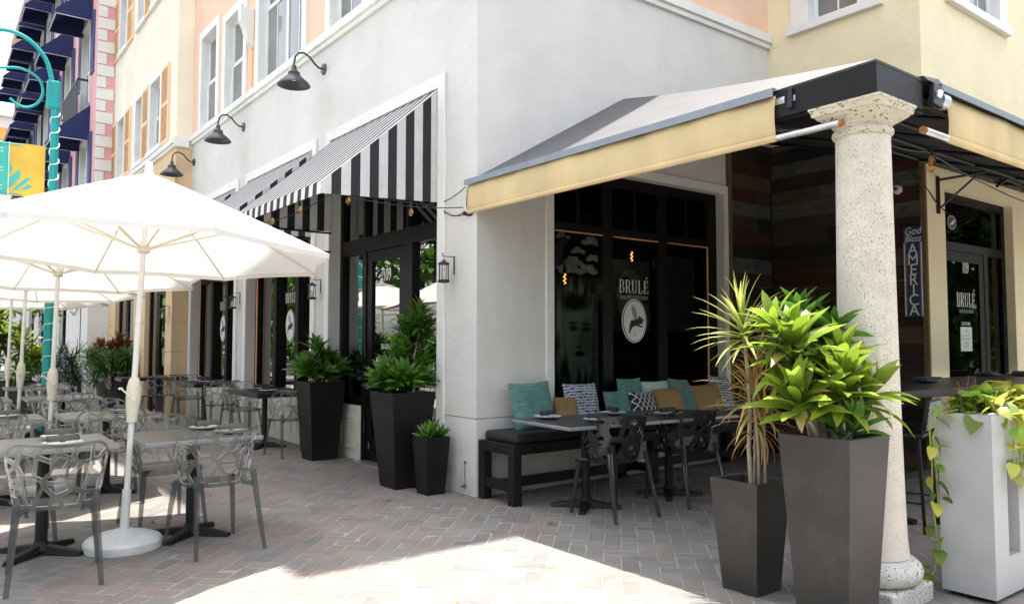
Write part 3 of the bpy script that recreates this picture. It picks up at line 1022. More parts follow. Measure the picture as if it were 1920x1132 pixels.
def sash_window(parent, ax, c, a0, a1, z0, z1, nx=1, nz=2, muntin=0, trim=.10, sill=True, depth=.12, frame=None, glassm=None, blind=None):
    """recessed window: window (casing and sashes) > pane"""
    fm = frame or M['frame_white']
    g = G()
    for (p, q, y0, y1) in ((a0 - trim, a0 + .03, z0, z1 + trim), (a1 - .03, a1 + trim, z0, z1 + trim), (a0 + .03, a1 - .03, z1 - .03, z1 + trim)):
        abox(g, ax, c - .035, c - .0006, p, q, y0, y1)
    if sill:
        abox(g, ax, c - .07, c - .0006, a0 - trim - .05, a1 + trim + .05, z0 - .10, z0 - .001)
    d0 = c + depth
    abox(g, ax, c - .0004, d0 + .05, a0 + .001, a0 + .035, z0, z1)
    abox(g, ax, c - .0004, d0 + .05, a1 - .035, a1 - .001, z0, z1)
    abox(g, ax, c - .0004, d0 + .05, a0 + .035, a1 - .035, z1 - .035, z1 - .001)
    abox(g, ax, c - .0004, d0 + .05, a0 + .035, a1 - .035, z0 + .001, z0 + .03)
    A0, A1, Z0, Z1 = a0 + .035, a1 - .035, z0 + .03, z1 - .035
    w = (A1 - A0) / nx; hh = (Z1 - Z0) / nz
    panes = []
    for i in range(nx):
        for j in range(nz):
            p, q, r, s = A0 + i * w, A0 + (i + 1) * w, Z0 + j * hh, Z0 + (j + 1) * hh
            dd = d0 + (.02 if j else 0)
            for b in ((p, p + .045, r, s), (q - .045, q, r, s), (p + .045, q - .045, r, r + .045), (p + .045, q - .045, s - .045, s)):
                abox(g, ax, dd - .02, dd + .02, *b)
            if muntin:
                for k in range(1, muntin):
                    m = p + .045 + (q - p - .09) * k / muntin
                    abox(g, ax, dd - .012, dd + .012, m - .011, m + .011, r + .045, s - .045)
            panes.append((dd, p + .045, q - .045, r + .045, s - .045))
    win = g.build('window', fm, parent, world=True)
    for dd, p, q, r, s in panes:
        h = G(); abox(h, ax, dd - .004, dd + .004, p, q, r, s); h.build('pane', glassm or M['upper_glass'], win, world=True)
    if blind:
        h = G()
        z = z0 + .06
        while z < z1 - .05:
            abox(h, ax, d0 + .05, d0 + .056, a0 + .04, a1 - .04, z, z + .038); z += .05
        tag(h.build('blind', blind, win, world=True), None, None, None, 'stuff')
    return win

for i, (a, b, z, y) in enumerate(up):
    sash_window(grey, 'X', 0, a, b, z, y, nx=(2 if b - a > 1.3 else 1), nz=2, muntin=(2 if b - a > 1.3 else 0), trim=.11, sill=False)
for i, (a, b, z, y) in enumerate(up2):
    sash_window(grey, 'X', 0, a, b, z, y, nx=(2 if b - a > 1.3 else 1), nz=2, muntin=(2 if b - a > 1.3 else 0), trim=.11, sill=True)
# stained scupper between the upper windows
g = G()
g.prism([(0, 0), (-.10, .06), (-.16, .30), (-.22, .40), (-.22, .62), (0, .62)], lambda u, v, d: (u - .001, 6.28 + d, 6.15 + v), .16)
g.build('scupper', M['white_trim'], grey, bev=.01)
g = G(); g.box(-.006, 6.31, 5.44, -.0008, 6.36, 6.15); g.build('rust_streak', P('orange_rust_streak', (.75, .36, .06), .9, var=.25, vscale=6), grey)

# storefronts on the street side: black frames set back in each bay
def frame_bars(g, ax, d0, d1, bars):
    for b in bars:
        abox(g, ax, d0, d1, *b)

SX = .15
# bay one: doorway
g = G()
frame_bars(g, 'X', SX - .02, SX + .08, [(.66, .84, 0, 3.98), (1.42, 1.60, .0, 2.50), (2.52, 2.62, 0, 2.50), (3.17, 3.25, .66, 3.98),
    (.84, 3.17, 2.50, 2.68), (.84, 3.17, 3.88, 3.98), (2.62, 3.17, .66, .76), (.84, 1.42, 0, .12), (1.5, 1.56, 2.68, 3.88), (2.54, 2.60, 2.68, 3.88)])
w1 = g.build('window', M['black_frame'], grey, bev=.004)
for b in ((.84, 1.42, .12, 2.5), (2.62, 3.17, .76, 2.5), (.84, 1.5, 2.68, 3.88), (1.56, 2.54, 2.68, 3.88), (2.60, 3.17, 2.68, 3.88)):
    h = G(); abox(h, 'X', SX + .03, SX + .04, *b); h.build('pane', M['glass'], w1)
g = G()
frame_bars(g, 'X', SX - .005, SX + .05, [(1.605, 1.73, .03, 2.495), (2.39, 2.515, .03, 2.495), (1.73, 2.39, 2.37, 2.495), (1.73, 2.39, .03, .30)])
door = g.build('door', M['black_frame'], grey, bev=.004)
h = G(); abox(h, 'X', SX + .02, SX + .03, 1.73, 2.39, .30, 2.37); h.build('pane', M['glass'], door)
for z in (.35, 1.25, 2.2):
    h = G(); h.tube([(SX - .02, 2.525, z), (SX - .02, 2.525, z + .14)], .013, 8); h.build('hinge', M['black_metal'], door)
h = G(); h.tube([(SX - .06, 1.68, .95), (SX - .06, 1.68, 1.35)], .012, 8); h.tube([(SX - .06, 1.68, .97), (SX, 1.68, .97)], .008, 6); h.tube([(SX - .06, 1.68, 1.33), (SX, 1.68, 1.33)], .008, 6)
h.build('handle', M['galv'], door)
h = G(); h.box(SX - .007, 2.43, .16, SX - .0055, 2.455, .24); h.build('push_plate', M['galv'], door)

def lettering(parent, s, size, ax, d, a, z, mat=None, squeeze=1.0, name='lettering', align='CENTER'):
    """raised flat letters read from outside; on an X face the text runs towards minus Y"""
    v, f = text_polys(s, size, .0015, align, squeeze)
    if ax == 'X':
        vs = [(d - p[2], a - p[0], z + p[1]) for p in v]
    else:
        vs = [(a + p[0], d - p[2], z + p[1]) for p in v]
    g = G(); g.add(vs, f)
    return g.build(name, mat or M['vinyl_white'], parent, world=True)

lettering(door, '109', .21, 'X', SX + .017, 2.06, 2.13, squeeze=.62)
lettering(door, '351-271-2246', .085, 'X', SX + .017, 2.03, 1.34, squeeze=.68)
lettering(door, '@brulekitchen', .07, 'X', SX + .017, 1.97, 1.17, squeeze=.68)
h = G()
h.box(SX + .014, 2.24, 1.155, SX + .017, 2.31, 1.245); h.build('sticker', P('pink_orange_sticker', (.75, .22, .18), .5, var=.3, vscale=20), door)
h = G(); h.prism(ellipse(0, 0, .014, .014, 14), lambda u, v, k: (SX + .0135 - k, 2.275 + u, 1.20 + v), .001); h.build('sticker_ring', M['vinyl_white'], door)

def raised_panel(parent, a0, a1, z0, z1, n=1, d=SX):
    g = G()
    abox(g, 'X', d - .03, d + .05, a0, a1, z0, z1)
    w = (a1 - a0) / n
    for i in range(n):
        p, q = a0 + i * w + .09, a0 + (i + 1) * w - .09
        for b in ((p, p + .035, z0 + .13, z1 - .13), (q - .035, q, z0 + .13, z1 - .13), (p + .035, q - .035, z0 + .13, z0 + .165), (p + .035, q - .035, z1 - .165, z1 - .13)):
            abox(g, 'X', d - .045, d - .0305, *b)
        abox(g, 'X', d - .038, d - .0305, p + .06, q - .06, z0 + .19, z1 - .19)
    return g.build('base_panel', M['panel_paint'], parent, bev=.004)

raised_panel(grey, 2.62, 3.249, .0, .655)
g = G(); g.box(.02, 1.42, -.003, .16, 2.62, .022); g.build('threshold', M['galv'], grey)

# bays two and three
for k, (a, b) in enumerate(bays[1:]):
    ms = [(4.53 + k * 3.17, 4.66 + k * 3.17), (5.38 + k * 3.17, 5.51 + k * 3.17)]
    g = G()
    bars = [(a, a + .10, .65, 3.98), (b - .10, b, .65, 3.98), (a + .10, b - .10, 3.86, 3.98), (a + .10, b - .10, .65, .75), (a + .10, b - .10, 2.52, 2.64)]
    frame_bars(g, 'X', SX - .02, SX + .08, bars)
    frame_bars(g, 'X', SX - .055, SX + .08, [(p, q, .75, 2.52) for p, q in ms])
    frame_bars(g, 'X', SX - .02, SX + .08, [(p, q, 2.64, 3.86) for p, q in ms])
    wn_ = g.build('window', M['black_frame'], grey, bev=.004)
    e = [a + .10] + [v for m in ms for v in m] + [b - .10]
    for i in range(3):
        for z0, z1 in ((.75, 2.52), (2.64, 3.86)):
            h = G(); abox(h, 'X', SX + .03, SX + .04, e[2 * i], e[2 * i + 1], z0, z1); h.build('pane', M['glass'], wn_)
    mid = (ms[0][1] + ms[1][0]) / 2
    emblem(wn_, lambda u, v, d, mid=mid: (SX + .028 - d, mid - u, 1.66 + v), .17, .235)
    g = G(); serif_word(g, 'BRULÉ', .15, lambda u, v, d, mid=mid: (SX + .027 - d, mid - u * .72, 1.99 + v), .002); g.build('lettering', M['vinyl_white'], wn_)
    g = G(); g.tube([(SX - .035, b - .13, .75), (SX - .035, b - .13, 3.8)], .012, 8); g.build('light_tube', M['copper'], wn_)
    raised_panel(grey, a + .001, b - .001, 0, .649, 3)

# terrace window with three lights
SY = .12
g = G()
xs = [.924, 1.03, 1.72, 1.87, 2.60, 2.75, 3.48, 3.66]
frame_bars(g, 'Y', SY - .02, SY + .06, [(xs[0], xs[1], .42, 3.23), (xs[6], xs[7], .42, 3.23), (xs[2], xs[3], .5, 3.12), (xs[4], xs[5], .5, 3.12), (xs[1], xs[6], 3.12, 3.23), (xs[1], xs[6], .42, .5)])
for i in (1, 3, 5):
    frame_bars(g, 'Y', SY - .015, SY + .055, [(xs[i], xs[i + 1], 2.57, 2.66)])
    m = (xs[i] + xs[i + 1]) / 2
    frame_bars(g, 'Y', SY - .01, SY + .05, [(m - .02, m + .02, 2.66, 3.12)])
w2 = g.build('window', M['black_frame'], grey, bev=.004)
for i in (1, 3, 5):
    m = (xs[i] + xs[i + 1]) / 2
    for b in ((xs[i], xs[i + 1], .5, 2.57), (xs[i], m - .02, 2.66, 3.12), (m + .02, xs[i + 1], 2.66, 3.12)):
        h = G(); abox(h, 'Y', SY + .02, SY + .03, *b); h.build('pane', M['glass_dim'], w2)
    h = G(); h.tube([(xs[i] + .01, SY - .03, 2.565), (xs[i + 1] - .01, SY - .03, 2.565)], .008, 6)
    if i == 5: h.tube([(xs[6] - .012, SY - .03, .75), (xs[6] - .012, SY - .03, 2.565)], .010, 6)
    h.build('light_tube', M['copper'], w2)
emblem(w2, lambda u, v, d: (2.235 + u, SY + .018 - d, 1.655 + v), .197, .243)
g = G(); serif_word(g, 'BRULÉ', .145, lambda u, v, d: (2.235 + u * .86, SY + .017 - d, 1.965 + v), .002); g.build('lettering', M['vinyl_white'], w2)
lettering(w2, 'GASTRO KITCHEN', .062, 'Y', SY + .017, 2.235, 1.895, M['vinyl_grey'], .86)

# the dim cafe room behind the windows
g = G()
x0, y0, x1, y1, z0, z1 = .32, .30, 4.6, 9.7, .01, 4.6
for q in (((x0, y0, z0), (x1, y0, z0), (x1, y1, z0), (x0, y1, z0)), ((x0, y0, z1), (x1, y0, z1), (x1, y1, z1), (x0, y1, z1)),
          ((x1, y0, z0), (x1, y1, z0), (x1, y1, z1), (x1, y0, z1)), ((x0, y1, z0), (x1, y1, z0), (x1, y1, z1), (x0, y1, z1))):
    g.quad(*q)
g.build('interior_room', M['unlit_room'], grey)

# murals seen dimly through the terrace window (generic stand-ins for the artwork)
def mural():
    Y = .95
    bd = G(); bd.box(.9, Y, .3, 4.5, Y + .05, 3.0)
    mb = bd.build('mural_wall', M['mural_black'], grey)
    f = lambda u, v, d: (u, Y - .004 - d, v)
    def poly(nm, ps, mat, t=.003, off=0):
        g = G()
        for p in ps:
            g.prism(p, lambda u, v, d: (u, Y - .004 - off - d, v), t)
        return g.build(nm, mat, mb)
    rnd = random.Random(5)
    for (cx, cz, s) in ((2.33, 2.62, .12), (2.12, 2.50, .09), (2.36, 2.42, .09), (2.05, 2.36, .12), (2.02, 2.26, .14), (2.28, 2.27, .13), (1.88, 2.66, .08), (1.72, 2.3, .12)):
        for k in range(4):
            e = ellipse(cx + (k - 1.5) * s * .55 + rnd.uniform(-.02, .02), cz + (.25 * s if k in (1, 2) else 0), s * .5, s * (.42 if k in (1, 2) else .28), 14)
            poly('cloud', [e], M['mural_white'], .003, .0035 * k)
    poly('dark_shape', [[(1.66, 2.25), (1.84, 2.32), (1.90, 2.54), (1.98, 2.62), (1.88, 2.66), (1.76, 2.56), (1.68, 2.58)]], M['mural_purple'], .003, .015)
    g = G(); g.box(-.56, -.006, -.70, .56, .006, .70); o = g.build('portrait', M['portrait'], mb); o.location = (2.13, Y - .02, 1.50)
    poly('poster', [[(2.65, 1.55), (3.35, 1.55), (3.35, 2.45), (2.65, 2.45)]], M['mural_mid'], .003, .02)
    poly('poster_shape', [ellipse(2.98, 2.0, .22, .34, 20), ellipse(3.2, 1.75, .16, .18, 16)], M['mural_grey'], .003, .024)
    poly('poster_shade', [ellipse(2.9, 2.12, .10, .13, 16)], M['ink'], .003, .028)
    sl_ = G()
    for i in range(26):
        x = 3.62 + i * .024
        sl_.box(x, Y - .03, 1.55, x + .015, Y - .005, 2.55)
    tag(sl_.build('slat_screen', M['mural_grey'], mb), None, None, None, 'stuff')
    g = G(); g.box(2.06, .60, .3, 2.22, .64, 1.98); g.build('grey_upright', M['mural_grey'], grey)  # plain grey upright strip inside, behind the left pane
mural()
def pendant(label, loc, d):
    t = thing('pendant_lamp', label, 'lamp', loc, 0, 'lit pendant lamps inside the cafe')
    g = G(); g.tube([(0, 0, .10), (0, 0, 1.9)], .004, 5); g.build('cord', M['black_metal'], t)
    g = G(); g.tube([(0, 0, .03), (0, 0, .10)], .018, 8); g.build('socket', M['black_metal'], t, True)
    g = G()
    g.tube([(.02 * math.sin(k * 1.6), .006, .02 - .011 * k) for k in range(11)], .0055, 5); g.build('filament', M['lit'], t)
    l = bpy.data.lights.new('lamp_light', 'POINT'); l.energy = d; l.color = (1, .86, .68); l.shadow_soft_size = .06
    o = link('lamp_light', l, t); o.location = (0, -.02, -.14)
m_, nt_, o_ = new_mat('lit_filament')
e_ = nt_.nodes.new('ShaderNodeEmission'); e_.inputs[0].default_value = (1, .36, .06, 1); e_.inputs[1].default_value = 1.6
nt_.links.new(e_.outputs[0], o_.inputs[0]); M['lit'] = m_
pendant('lit amber pendant lamp behind the middle pane of the terrace window', (2.59, .50, 2.47), .35)
pendant('lit amber pendant lamp low behind the left pane of the terrace window', (1.53, .50, 2.15), .3)

# ------------------------------------------------------------ wood clad corner
wood = thing('wood_cladding', 'dark patchwork wall of reclaimed planks in the covered corner of the terrace', 'wall cladding', (4.666, 0, 0))
def planks():
    rnd = random.Random(11)
    meshes = {}
    z = .0; hgt = .176
    row = 0
    while z < 3.93:
        h = min(hgt, 3.95 - z)
        for side in (0, 1):
            L0, L1 = (3.80, 4.63) if side == 0 else (-1.90, -.028)
            p = L0 - (rnd.uniform(0, .8) if side else rnd.uniform(.0, .5))
            while p < L1 - .02:
                q = p + rnd.choice((.55, .8, 1.1, 1.35))
                a, b = max(p, L0), min(q, L1)
                if L1 - b < .15: b = L1
                p = b if b == L1 else q
                if b - a < .04: continue
                k = rnd.choices(range(6), (.22, .14, .2, .13, .2, .2))[0]
                t = rnd.uniform(.014, .024)
                g = G()
                if side == 0: g.box(a + .0015, -t, z + .0015, b - .0015, -.0006, z + h - .0015)
                else: g.box(4.666 - t, a + .0015, z + .0015, 4.6654, b - .0015, z + h - .0015)
                g.build('plank', M['planks'][k], wood, world=True, bev=.002)
        z += hgt; row += 1
planks()
g = G(); g.box(4.632, -.0275, 0, 4.665, -.001, 3.95); g.build('corner_batten', M['planks'][4], wood, world=True)
g = G(); g.box(3.73, -.04, 0, 3.795, -.0006, 4.0, 0); g.build('edge_timber', M['rough_trim'], wood, world=True)
g = G(); g.box(4.622, -1.962, 0, 4.665, -1.905, 3.95, 0); g.build('edge_timber', M['rough_trim'], wood, world=True)

# ------------------------------------------------------------ yellow building on the right
yel = thing('yellow_building', 'yellow stucco building wing on the right with white upper windows and black side door', 'building', (4.666, -1.94, 0))
g = G()
uw = [(-1.27, -.58, 5.43, 6.9)]
wallpanel(g, 'X', 4.666, .2, -1.94, -.0, 0, H_ROOF, uw + [(-1.27, -.58, 8.9, 10.4)])
uw2 = [(5.55, 6.85, 5.50, 7.0)]
wallpanel(g, 'Y', -1.94, .2, 4.866, 13.0, 0, H_ROOF, uw2 + [(5.15, 7.09, 0, 3.18), (5.55, 6.85, 8.9, 10.4), (9.2, 10.5, 5.5, 7.0), (8.2, 12.2, .8, 3.1)])
g.build('wall', M['yellow'], yel, world=True)
M['blind'] = P('dark_grey_blind', (.10, .10, .11), .6)
sash_window(yel, 'X', 4.666, -1.27, -.58, 5.43, 6.9, nx=1, nz=1, muntin=2, trim=.22, blind=M['blind'])
sash_window(yel, 'Y', -1.94, 5.55, 6.85, 5.50, 7.0, nx=2, nz=1, muntin=2, trim=.2, blind=M['blind'])
sash_window(yel, 'Y', -1.94, 9.2, 10.5, 5.5, 7.0, nx=2, nz=1, muntin=2, trim=.2)
g = G(); g.box(4.68, -1.9, H_ROOF, 13, -.01, H_ROOF + .2); g.build('roof', M['white_trim'], yel, world=True)
g = G(); g.box(6.9, -2.2, 4.6, 6.92, -2.0, 4.7)
# black door set back in the yellow wall
DY = -1.94 + .10
g = G()
frame_bars(g, 'Y', DY, DY + .08, [(5.15, 5.26, 0, 3.18), (6.98, 7.09, 0, 3.18), (5.26, 6.98, 3.08, 3.18), (5.26, 6.98, 2.50, 2.60), (6.42, 6.54, 0, 2.50)])
wy = g.build('window', M['black_frame'], yel, bev=.004, world=True)
for b in ((5.26, 6.98, 2.60, 3.08), (6.54, 6.98, .05, 2.50)):
    h = G(); abox(h, 'Y', DY + .03, DY + .04, *b); h.build('pane', M['glass_dim'], wy, world=True)
g = G()
frame_bars(g, 'Y', DY + .005, DY + .06, [(5.262, 5.40, .02, 2.495), (6.28, 6.418, .02, 2.495), (5.40, 6.28, 2.38, 2.495), (5.40, 6.28, .02, .28)])
dy = g.build('door', M['black_frame'], yel, bev=.004, world=True)
h = G(); abox(h, 'Y', DY + .02, DY + .03, 5.40, 6.28, .28, 2.38); h.build('pane', M['glass_dim'], dy, world=True)
lettering(dy, '109', .20, 'Y', DY + .018, 5.93, 2.25, squeeze=.62)
g = G(); serif_word(g, 'BRULÉ', .17, lambda u, v, d: (5.92 + u * .80, DY + .017 - d, 1.84 + v), .002); g.build('lettering', M['vinyl_white'], dy, world=True)
lettering(dy, 'GASTRO KITCHEN', .058, 'Y', DY + .018, 5.92, 1.77, M['vinyl_grey'], .8)
lettering(dy, '351-271-2246', .06, 'Y', DY + .018, 5.90, 1.62, M['vinyl_white'], .7)
g = G(); g.box(5.74, DY + .014, 1.31, 6.05, DY + .018, 1.60); g.build('notice', M['sign_white'], dy, world=True)
for i, (wd, z) in enumerate(((.05, 1.55), (.06, 1.49), (.10, 1.455), (.06, 1.40), (.05, 1.365))):
    g = G(); g.box(5.895 - wd, DY + .0115, z, 5.895 + wd, DY + .0135, z + .008); g.build('notice_line', M['vinyl_grey'], dy, world=True)
g = G(); g.prism(ellipse(5.62, 2.84, .12, .085, 28), lambda u, v, d: (u, DY + .028 - d, v), .003); g.build('round_decal', M['vinyl_grey'], wy, world=True)
g = G(); g.prism(ellipse(5.62, 2.84, .10, .068, 28), lambda u, v, d: (u, DY + .0245 - d, v), .002); g.build('decal_field', M['mural_mid'], wy, world=True)
g = G(); g.prism([(-.07, -.03), (-.02, .0), (.08, .05), (.05, .0), (0, -.03)], lambda u, v, d: (5.62 + u, DY + .022 - d, 2.84 + v), .002); g.build('decal_mark', M['vinyl_white'], wy, world=True)
lettering(dy, '-', .2, 'Y', DY + .018, 6.14, 2.27, squeeze=.8)
g = G(); g.box(4.9, -1.7, .02, 9, 1.6, 3.4, 0); g.build('interior_room', M['unlit_room'], yel, world=True)
# cafe window further right
g = G(); frame_bars(g, 'Y', -1.86, -1.78, [(8.2, 8.3, .8, 3.1), (12.1, 12.2, .8, 3.1), (8.3, 12.1, 3.0, 3.1), (8.3, 12.1, .8, .9), (10.1, 10.2, .9, 3.0)]); w3 = g.build('window', M['black_frame'], yel, world=True)
for b in ((8.3, 10.1, .9, 3.0), (10.2, 12.1, .9, 3.0)):
    h = G(); abox(h, 'Y', -1.83, -1.82, *b); h.build('pane', M['upper_glass'], w3, world=True)

# ------------------------------------------------------------ cream building with peach shutters
cre = thing('cream_building', 'cream upper storeys with peach louvred shutters above tan pilasters and black shop doors', 'building', (-.3, 9.8, 0))
CX = -.3
gops = [(10.28, 12.05, 0, 4.0), (13.2, 15.3, 0, 4.0)]
wins = [(11.05, 12.0, 5.5, 7.0), (12.75, 13.45, 5.5, 7.0), (14.7, 15.55, 5.5, 7.0), (11.05, 12.0, 8.75, 10.25), (12.75, 13.45, 8.75, 10.25), (14.7, 15.55, 8.75, 10.25)]
g = G()
wallpanel(g, 'X', CX, .2, 9.8, 16.2, 0, 5.2, gops); g.quad((CX, 9.797, 0), (-.001, 9.797, 0), (-.001, 9.797, 5.2), (CX, 9.797, 5.2)); g.build('lower_wall', M['tan'], cre, world=True)
for z in (.6, 1.2, 1.8, 2.4, 3.0, 3.6):
    g = G()
    g.hexa([(CX - .012, 9.785, z - .57), (-.002, 9.785, z - .57), (-.002, 9.7965, z - .57), (CX - .012, 9.7965, z - .57)], [(CX - .012, 9.785, z), (-.002, 9.785, z), (-.002, 9.7965, z), (CX - .012, 9.7965, z)])
    g.build('pilaster_block', M['tan'], cre, world=True, bev=.004)
    for a, b in ((9.798, 10.277), (12.053, 13.197), (15.303, 16.17)):
        g = G(); g.box(CX - .012, a, z - .57, CX - .0006, b, z)
        g.build('pilaster_block', M['tan'], cre, world=True, bev=.004)
g = G(); wallpanel(g, 'X', CX, .2, 9.8, 16.2, 5.2, H_ROOF, wins); g.quad((CX, 9.797, 5.2), (-.001, 9.797, 5.2), (-.001, 9.797, H_ROOF), (CX, 9.797, H_ROOF)); g.build('upper_wall', M['cream'], cre, world=True)
cornice(cre, 'X', CX, 9.8, 16.19, 5.2)
g = G(); g.box(CX - .04, 9.74, 5.2, -.072, 9.7995, 5.38); g.build('cornice', M['white_trim'], cre, world=True)
g = G(); g.box(CX + .01, 9.81, H_ROOF, 9, 16.1, H_ROOF + .2); g.build('roof', M['white_trim'], cre, world=True)
g = G(); g.box(CX + .25, 9.81, .02, 4, 16.0, 4.4); g.build('interior_room', M['unlit_room'], cre, world=True)
def louvre_shutter(parent, x, a0, a1, z0, z1, mat):
    g = G()
    for b in ((a0, a0 + .05, z0, z1), (a1 - .05, a1, z0, z1), (a0 + .05, a1 - .05, z1 - .07, z1), (a0 + .05, a1 - .05, z0, z0 + .07), (a0 + .05, a1 - .05, (z0 + z1) / 2 - .035, (z0 + z1) / 2 + .035)):
        g.box(x - .045, b[0], b[2], x - .001, b[1], b[3])
    s = g.build('shutter', mat, parent, world=True)
    g = G(); z = z0 + .09
    while z < z1 - .1:
        if abs(z + .02 - (z0 + z1) / 2) > .06:
            g.hexa([(x - .040, a0 + .05, z), (x - .002, a0 + .05, z + .02), (x - .002, a1 - .05, z + .02), (x - .040, a1 - .05, z)], [(x - .040, a0 + .05, z + .012), (x - .002, a0 + .05, z + .032), (x - .002, a1 - .05, z + .032), (x - .040, a1 - .05, z + .012)])
        z += .048
    tag(g.build('louvres', mat, s, world=True), None, None, None, 'stuff')
for i, (a, b, z, y) in enumerate(wins):
    sash_window(cre, 'X', CX, a, b, z, y, nx=1, nz=2, trim=.08)
    if i % 3 != 1:
        louvre_shutter(cre, CX, a - .70, a - .10, z - .08, y + .03, M['shutter'])
        louvre_shutter(cre, CX, b + .10, b + .70, z - .08, y + .03, M['shutter'])
for (a, b, z0, z1) in gops:
    g = G(); m = (a + b) / 2
    frame_bars(g, 'X', CX + .08, CX + .16, [(a, a + .12, 0, 4), (b - .12, b, 0, 4), (a + .12, b - .12, 2.55, 2.68), (a + .12, b - .12, 3.88, 4.0), (m + .12, m + .24, 0, 2.55)])
    wn_ = g.build('window', M['black_frame'], cre, world=True)
    for q in ((m + .24, b - .12, .1, 2.55), (a + .12, b - .12, 2.68, 3.88)):
        h = G(); abox(h, 'X', CX + .11, CX + .12, *q); h.build('pane', M['glass'], wn_, world=True)
    g = G(); frame_bars(g, 'X', CX + .085, CX + .15, [(a + .122, a + .24, .02, 2.545), (m, m + .118, .02, 2.545), (a + .24, m, .02, .28), (a + .24, m, 2.4, 2.545)])
    dr = g.build('door', M['black_frame'], cre, world=True)
    h = G(); abox(h, 'X', CX + .11, CX + .12, a + .24, m, .28, 2.4); h.build('pane', M['glass'], dr, world=True)
    h = G(); h.tube([(CX + .04, a + .30, .95), (CX + .04, a + .30, 1.3)], .014, 6); h.build('handle', M['galv'], dr, world=True)
    h = G(); h.box(CX + .10, a + .3, 2.95, CX + .107, a + .9, 3.25); h.build('transom_sign', M['signal_red'], wn_, world=True)

# ------------------------------------------------------------ pink building with navy awnings
PX, PY, PY1, PZ = -.74, 16.2, 41.0, 16.6
pnk = thing('pink_building', 'pink apartment building with white corner quoins and rows of navy blue awnings', 'building', (PX, PY, 0))
cols = [17.0, 20.4, 23.4, 25.8, 27.8, 30.6, 32.3, 35.0, 37.6]
tiers = [6.75, 10.0, 13.25]
pw = []
for c_ in cols:
    for z in tiers:
        if c_ == 17.0 and z == 10.0: pw.append((c_ + .15, c_ + 1.55, z - 2.2, z + .15))
        else: pw.append((c_ + .15, c_ + 1.35, z - 1.45, z + .15))
g = G()
wallpanel(g, 'X', PX, .2, PY, PY1, 4.9, PZ, pw)
g.quad((PX, PY - .003, 4.9), (CX, PY - .003, 4.9), (CX, PY - .003, PZ), (PX, PY - .003, PZ))
g.build('upper_wall', M['pink'], pnk, world=True)
lo = [(19.9, 21.4, .0, 3.9), (22.6, 24.0, 0, 3.9), (25.2, 26.8, 0, 3.9), (28.2, 30.0, 0, 3.9), (31.5, 33.5, 0, 3.9)]
g = G(); wallpanel(g, 'X', PX - .04, .2, PY, PY1, 0, 4.9, lo); g.quad((PX - .04, PY - .01, 0), (CX, PY - .01, 0), (CX, PY - .01, 4.9), (PX - .04, PY - .01, 4.9)); g.build('lower_wall', M['white_wall'], pnk, world=True)
for a, b, z0, z1 in lo:
    g = G(); frame_bars(g, 'X', PX + .06, PX + .14, [(a, a + .12, 0, z1), (b - .12, b, 0, z1), (a + .12, b - .12, 2.5, 2.62), (a + .12, b - .12, 0, .3), ((a + b) / 2 - .06, (a + b) / 2 + .06, .3, 2.5)])
    dr = g.build('door', M['black_frame'], pnk, world=True)
    h = G(); abox(h, 'X', PX + .10, PX + .11, a + .12, b - .12, .3, z1); h.build('pane', M['glass'], dr, world=True)
g = G(); g.box(PX + .3, PY + .05, .02, 4, PY1, 4.6); g.build('interior_room', M['unlit_room'], pnk, world=True)
g = G(); g.box(PX - .12, PY - .02, 4.9, PX - .001, PY1, 5.15); g.build('cornice', M['white_trim'], pnk, world=True)
g = G(); g.box(PX - .25, PY - .1, PZ, 10, PY1, PZ + .35); g.build('roof', M['white_trim'], pnk, world=True)
z = 5.2; k = 0
while z < PZ - .35:
    g = G(); wid = .40 if k % 2 == 0 else .22
    g.box(PX + .012, PY - .035, z + .012, PX + .012 + wid, PY - .0035, z + .298)
    g.build('quoin', M['white_trim'], pnk, world=True, bev=.01)
    z += .31; k += 1
def navy_awning(parent, x, y0, y1, z, h=.62, out=.85, val=.12):
    g = G()
    a, b, c = (x - .002, y0, z + h), (x - out, y0, z + val), (x - out, y0, z)
    d, e, f = (x - .002, y1, z + h), (x - out, y1, z + val), (x - out, y1, z)
    w0, w1 = (x - .002, y0, z), (x - .002, y1, z)
    g.quad(a, b, e, d); g.quad(b, c, f, e)
    g.add([a, b, c, w0], [(0, 1, 2, 3)]); g.add([d, e, f, w1], [(3, 2, 1, 0)])
    o = g.build('awning', M['navy'], parent, world=True)
    md = o.modifiers.new('thickness', 'SOLIDIFY'); md.thickness = .012
    g = G()
    g.tube([c, f], .014, 5); g.tube([w0, c], .012, 5); g.tube([w1, f], .012, 5); g.tube([b, e], .012, 5)
    g.build('frame', M['galv'], o, world=True)
for c_ in cols:
    for z in tiers:
        if c_ == 17.0 and z == 10.0:
            sash_window(pnk, 'X', PX, c_ + .15, c_ + 1.55, z - 2.2, z + .15, nx=2, nz=2, muntin=2, trim=.06, sill=False)
        else:
            sash_window(pnk, 'X', PX, c_ + .15, c_ + 1.35, z - 1.45, z + .15, nx=1, nz=2, muntin=2, trim=.06)
        navy_awning(pnk, PX, c_, c_ + 1.5, z, .95)
        for q in (c_ - .48, c_ + 1.55):
            g = G(); g.box(PX - .05, q, z - 1.5, PX - .001, q + .42, z + .15)
            s = g.build('shutter', M['blue_shutter'], pnk, world=True)
            g = G()
            zz = z - 1.42
            while zz < z + .08:
                g.box(PX - .062, q + .05, zz, PX - .0505, q + .37, zz + .04); zz += .075
            tag(g.build('louvres', M['blue_shutter'], s, world=True), None, None, None, 'stuff')
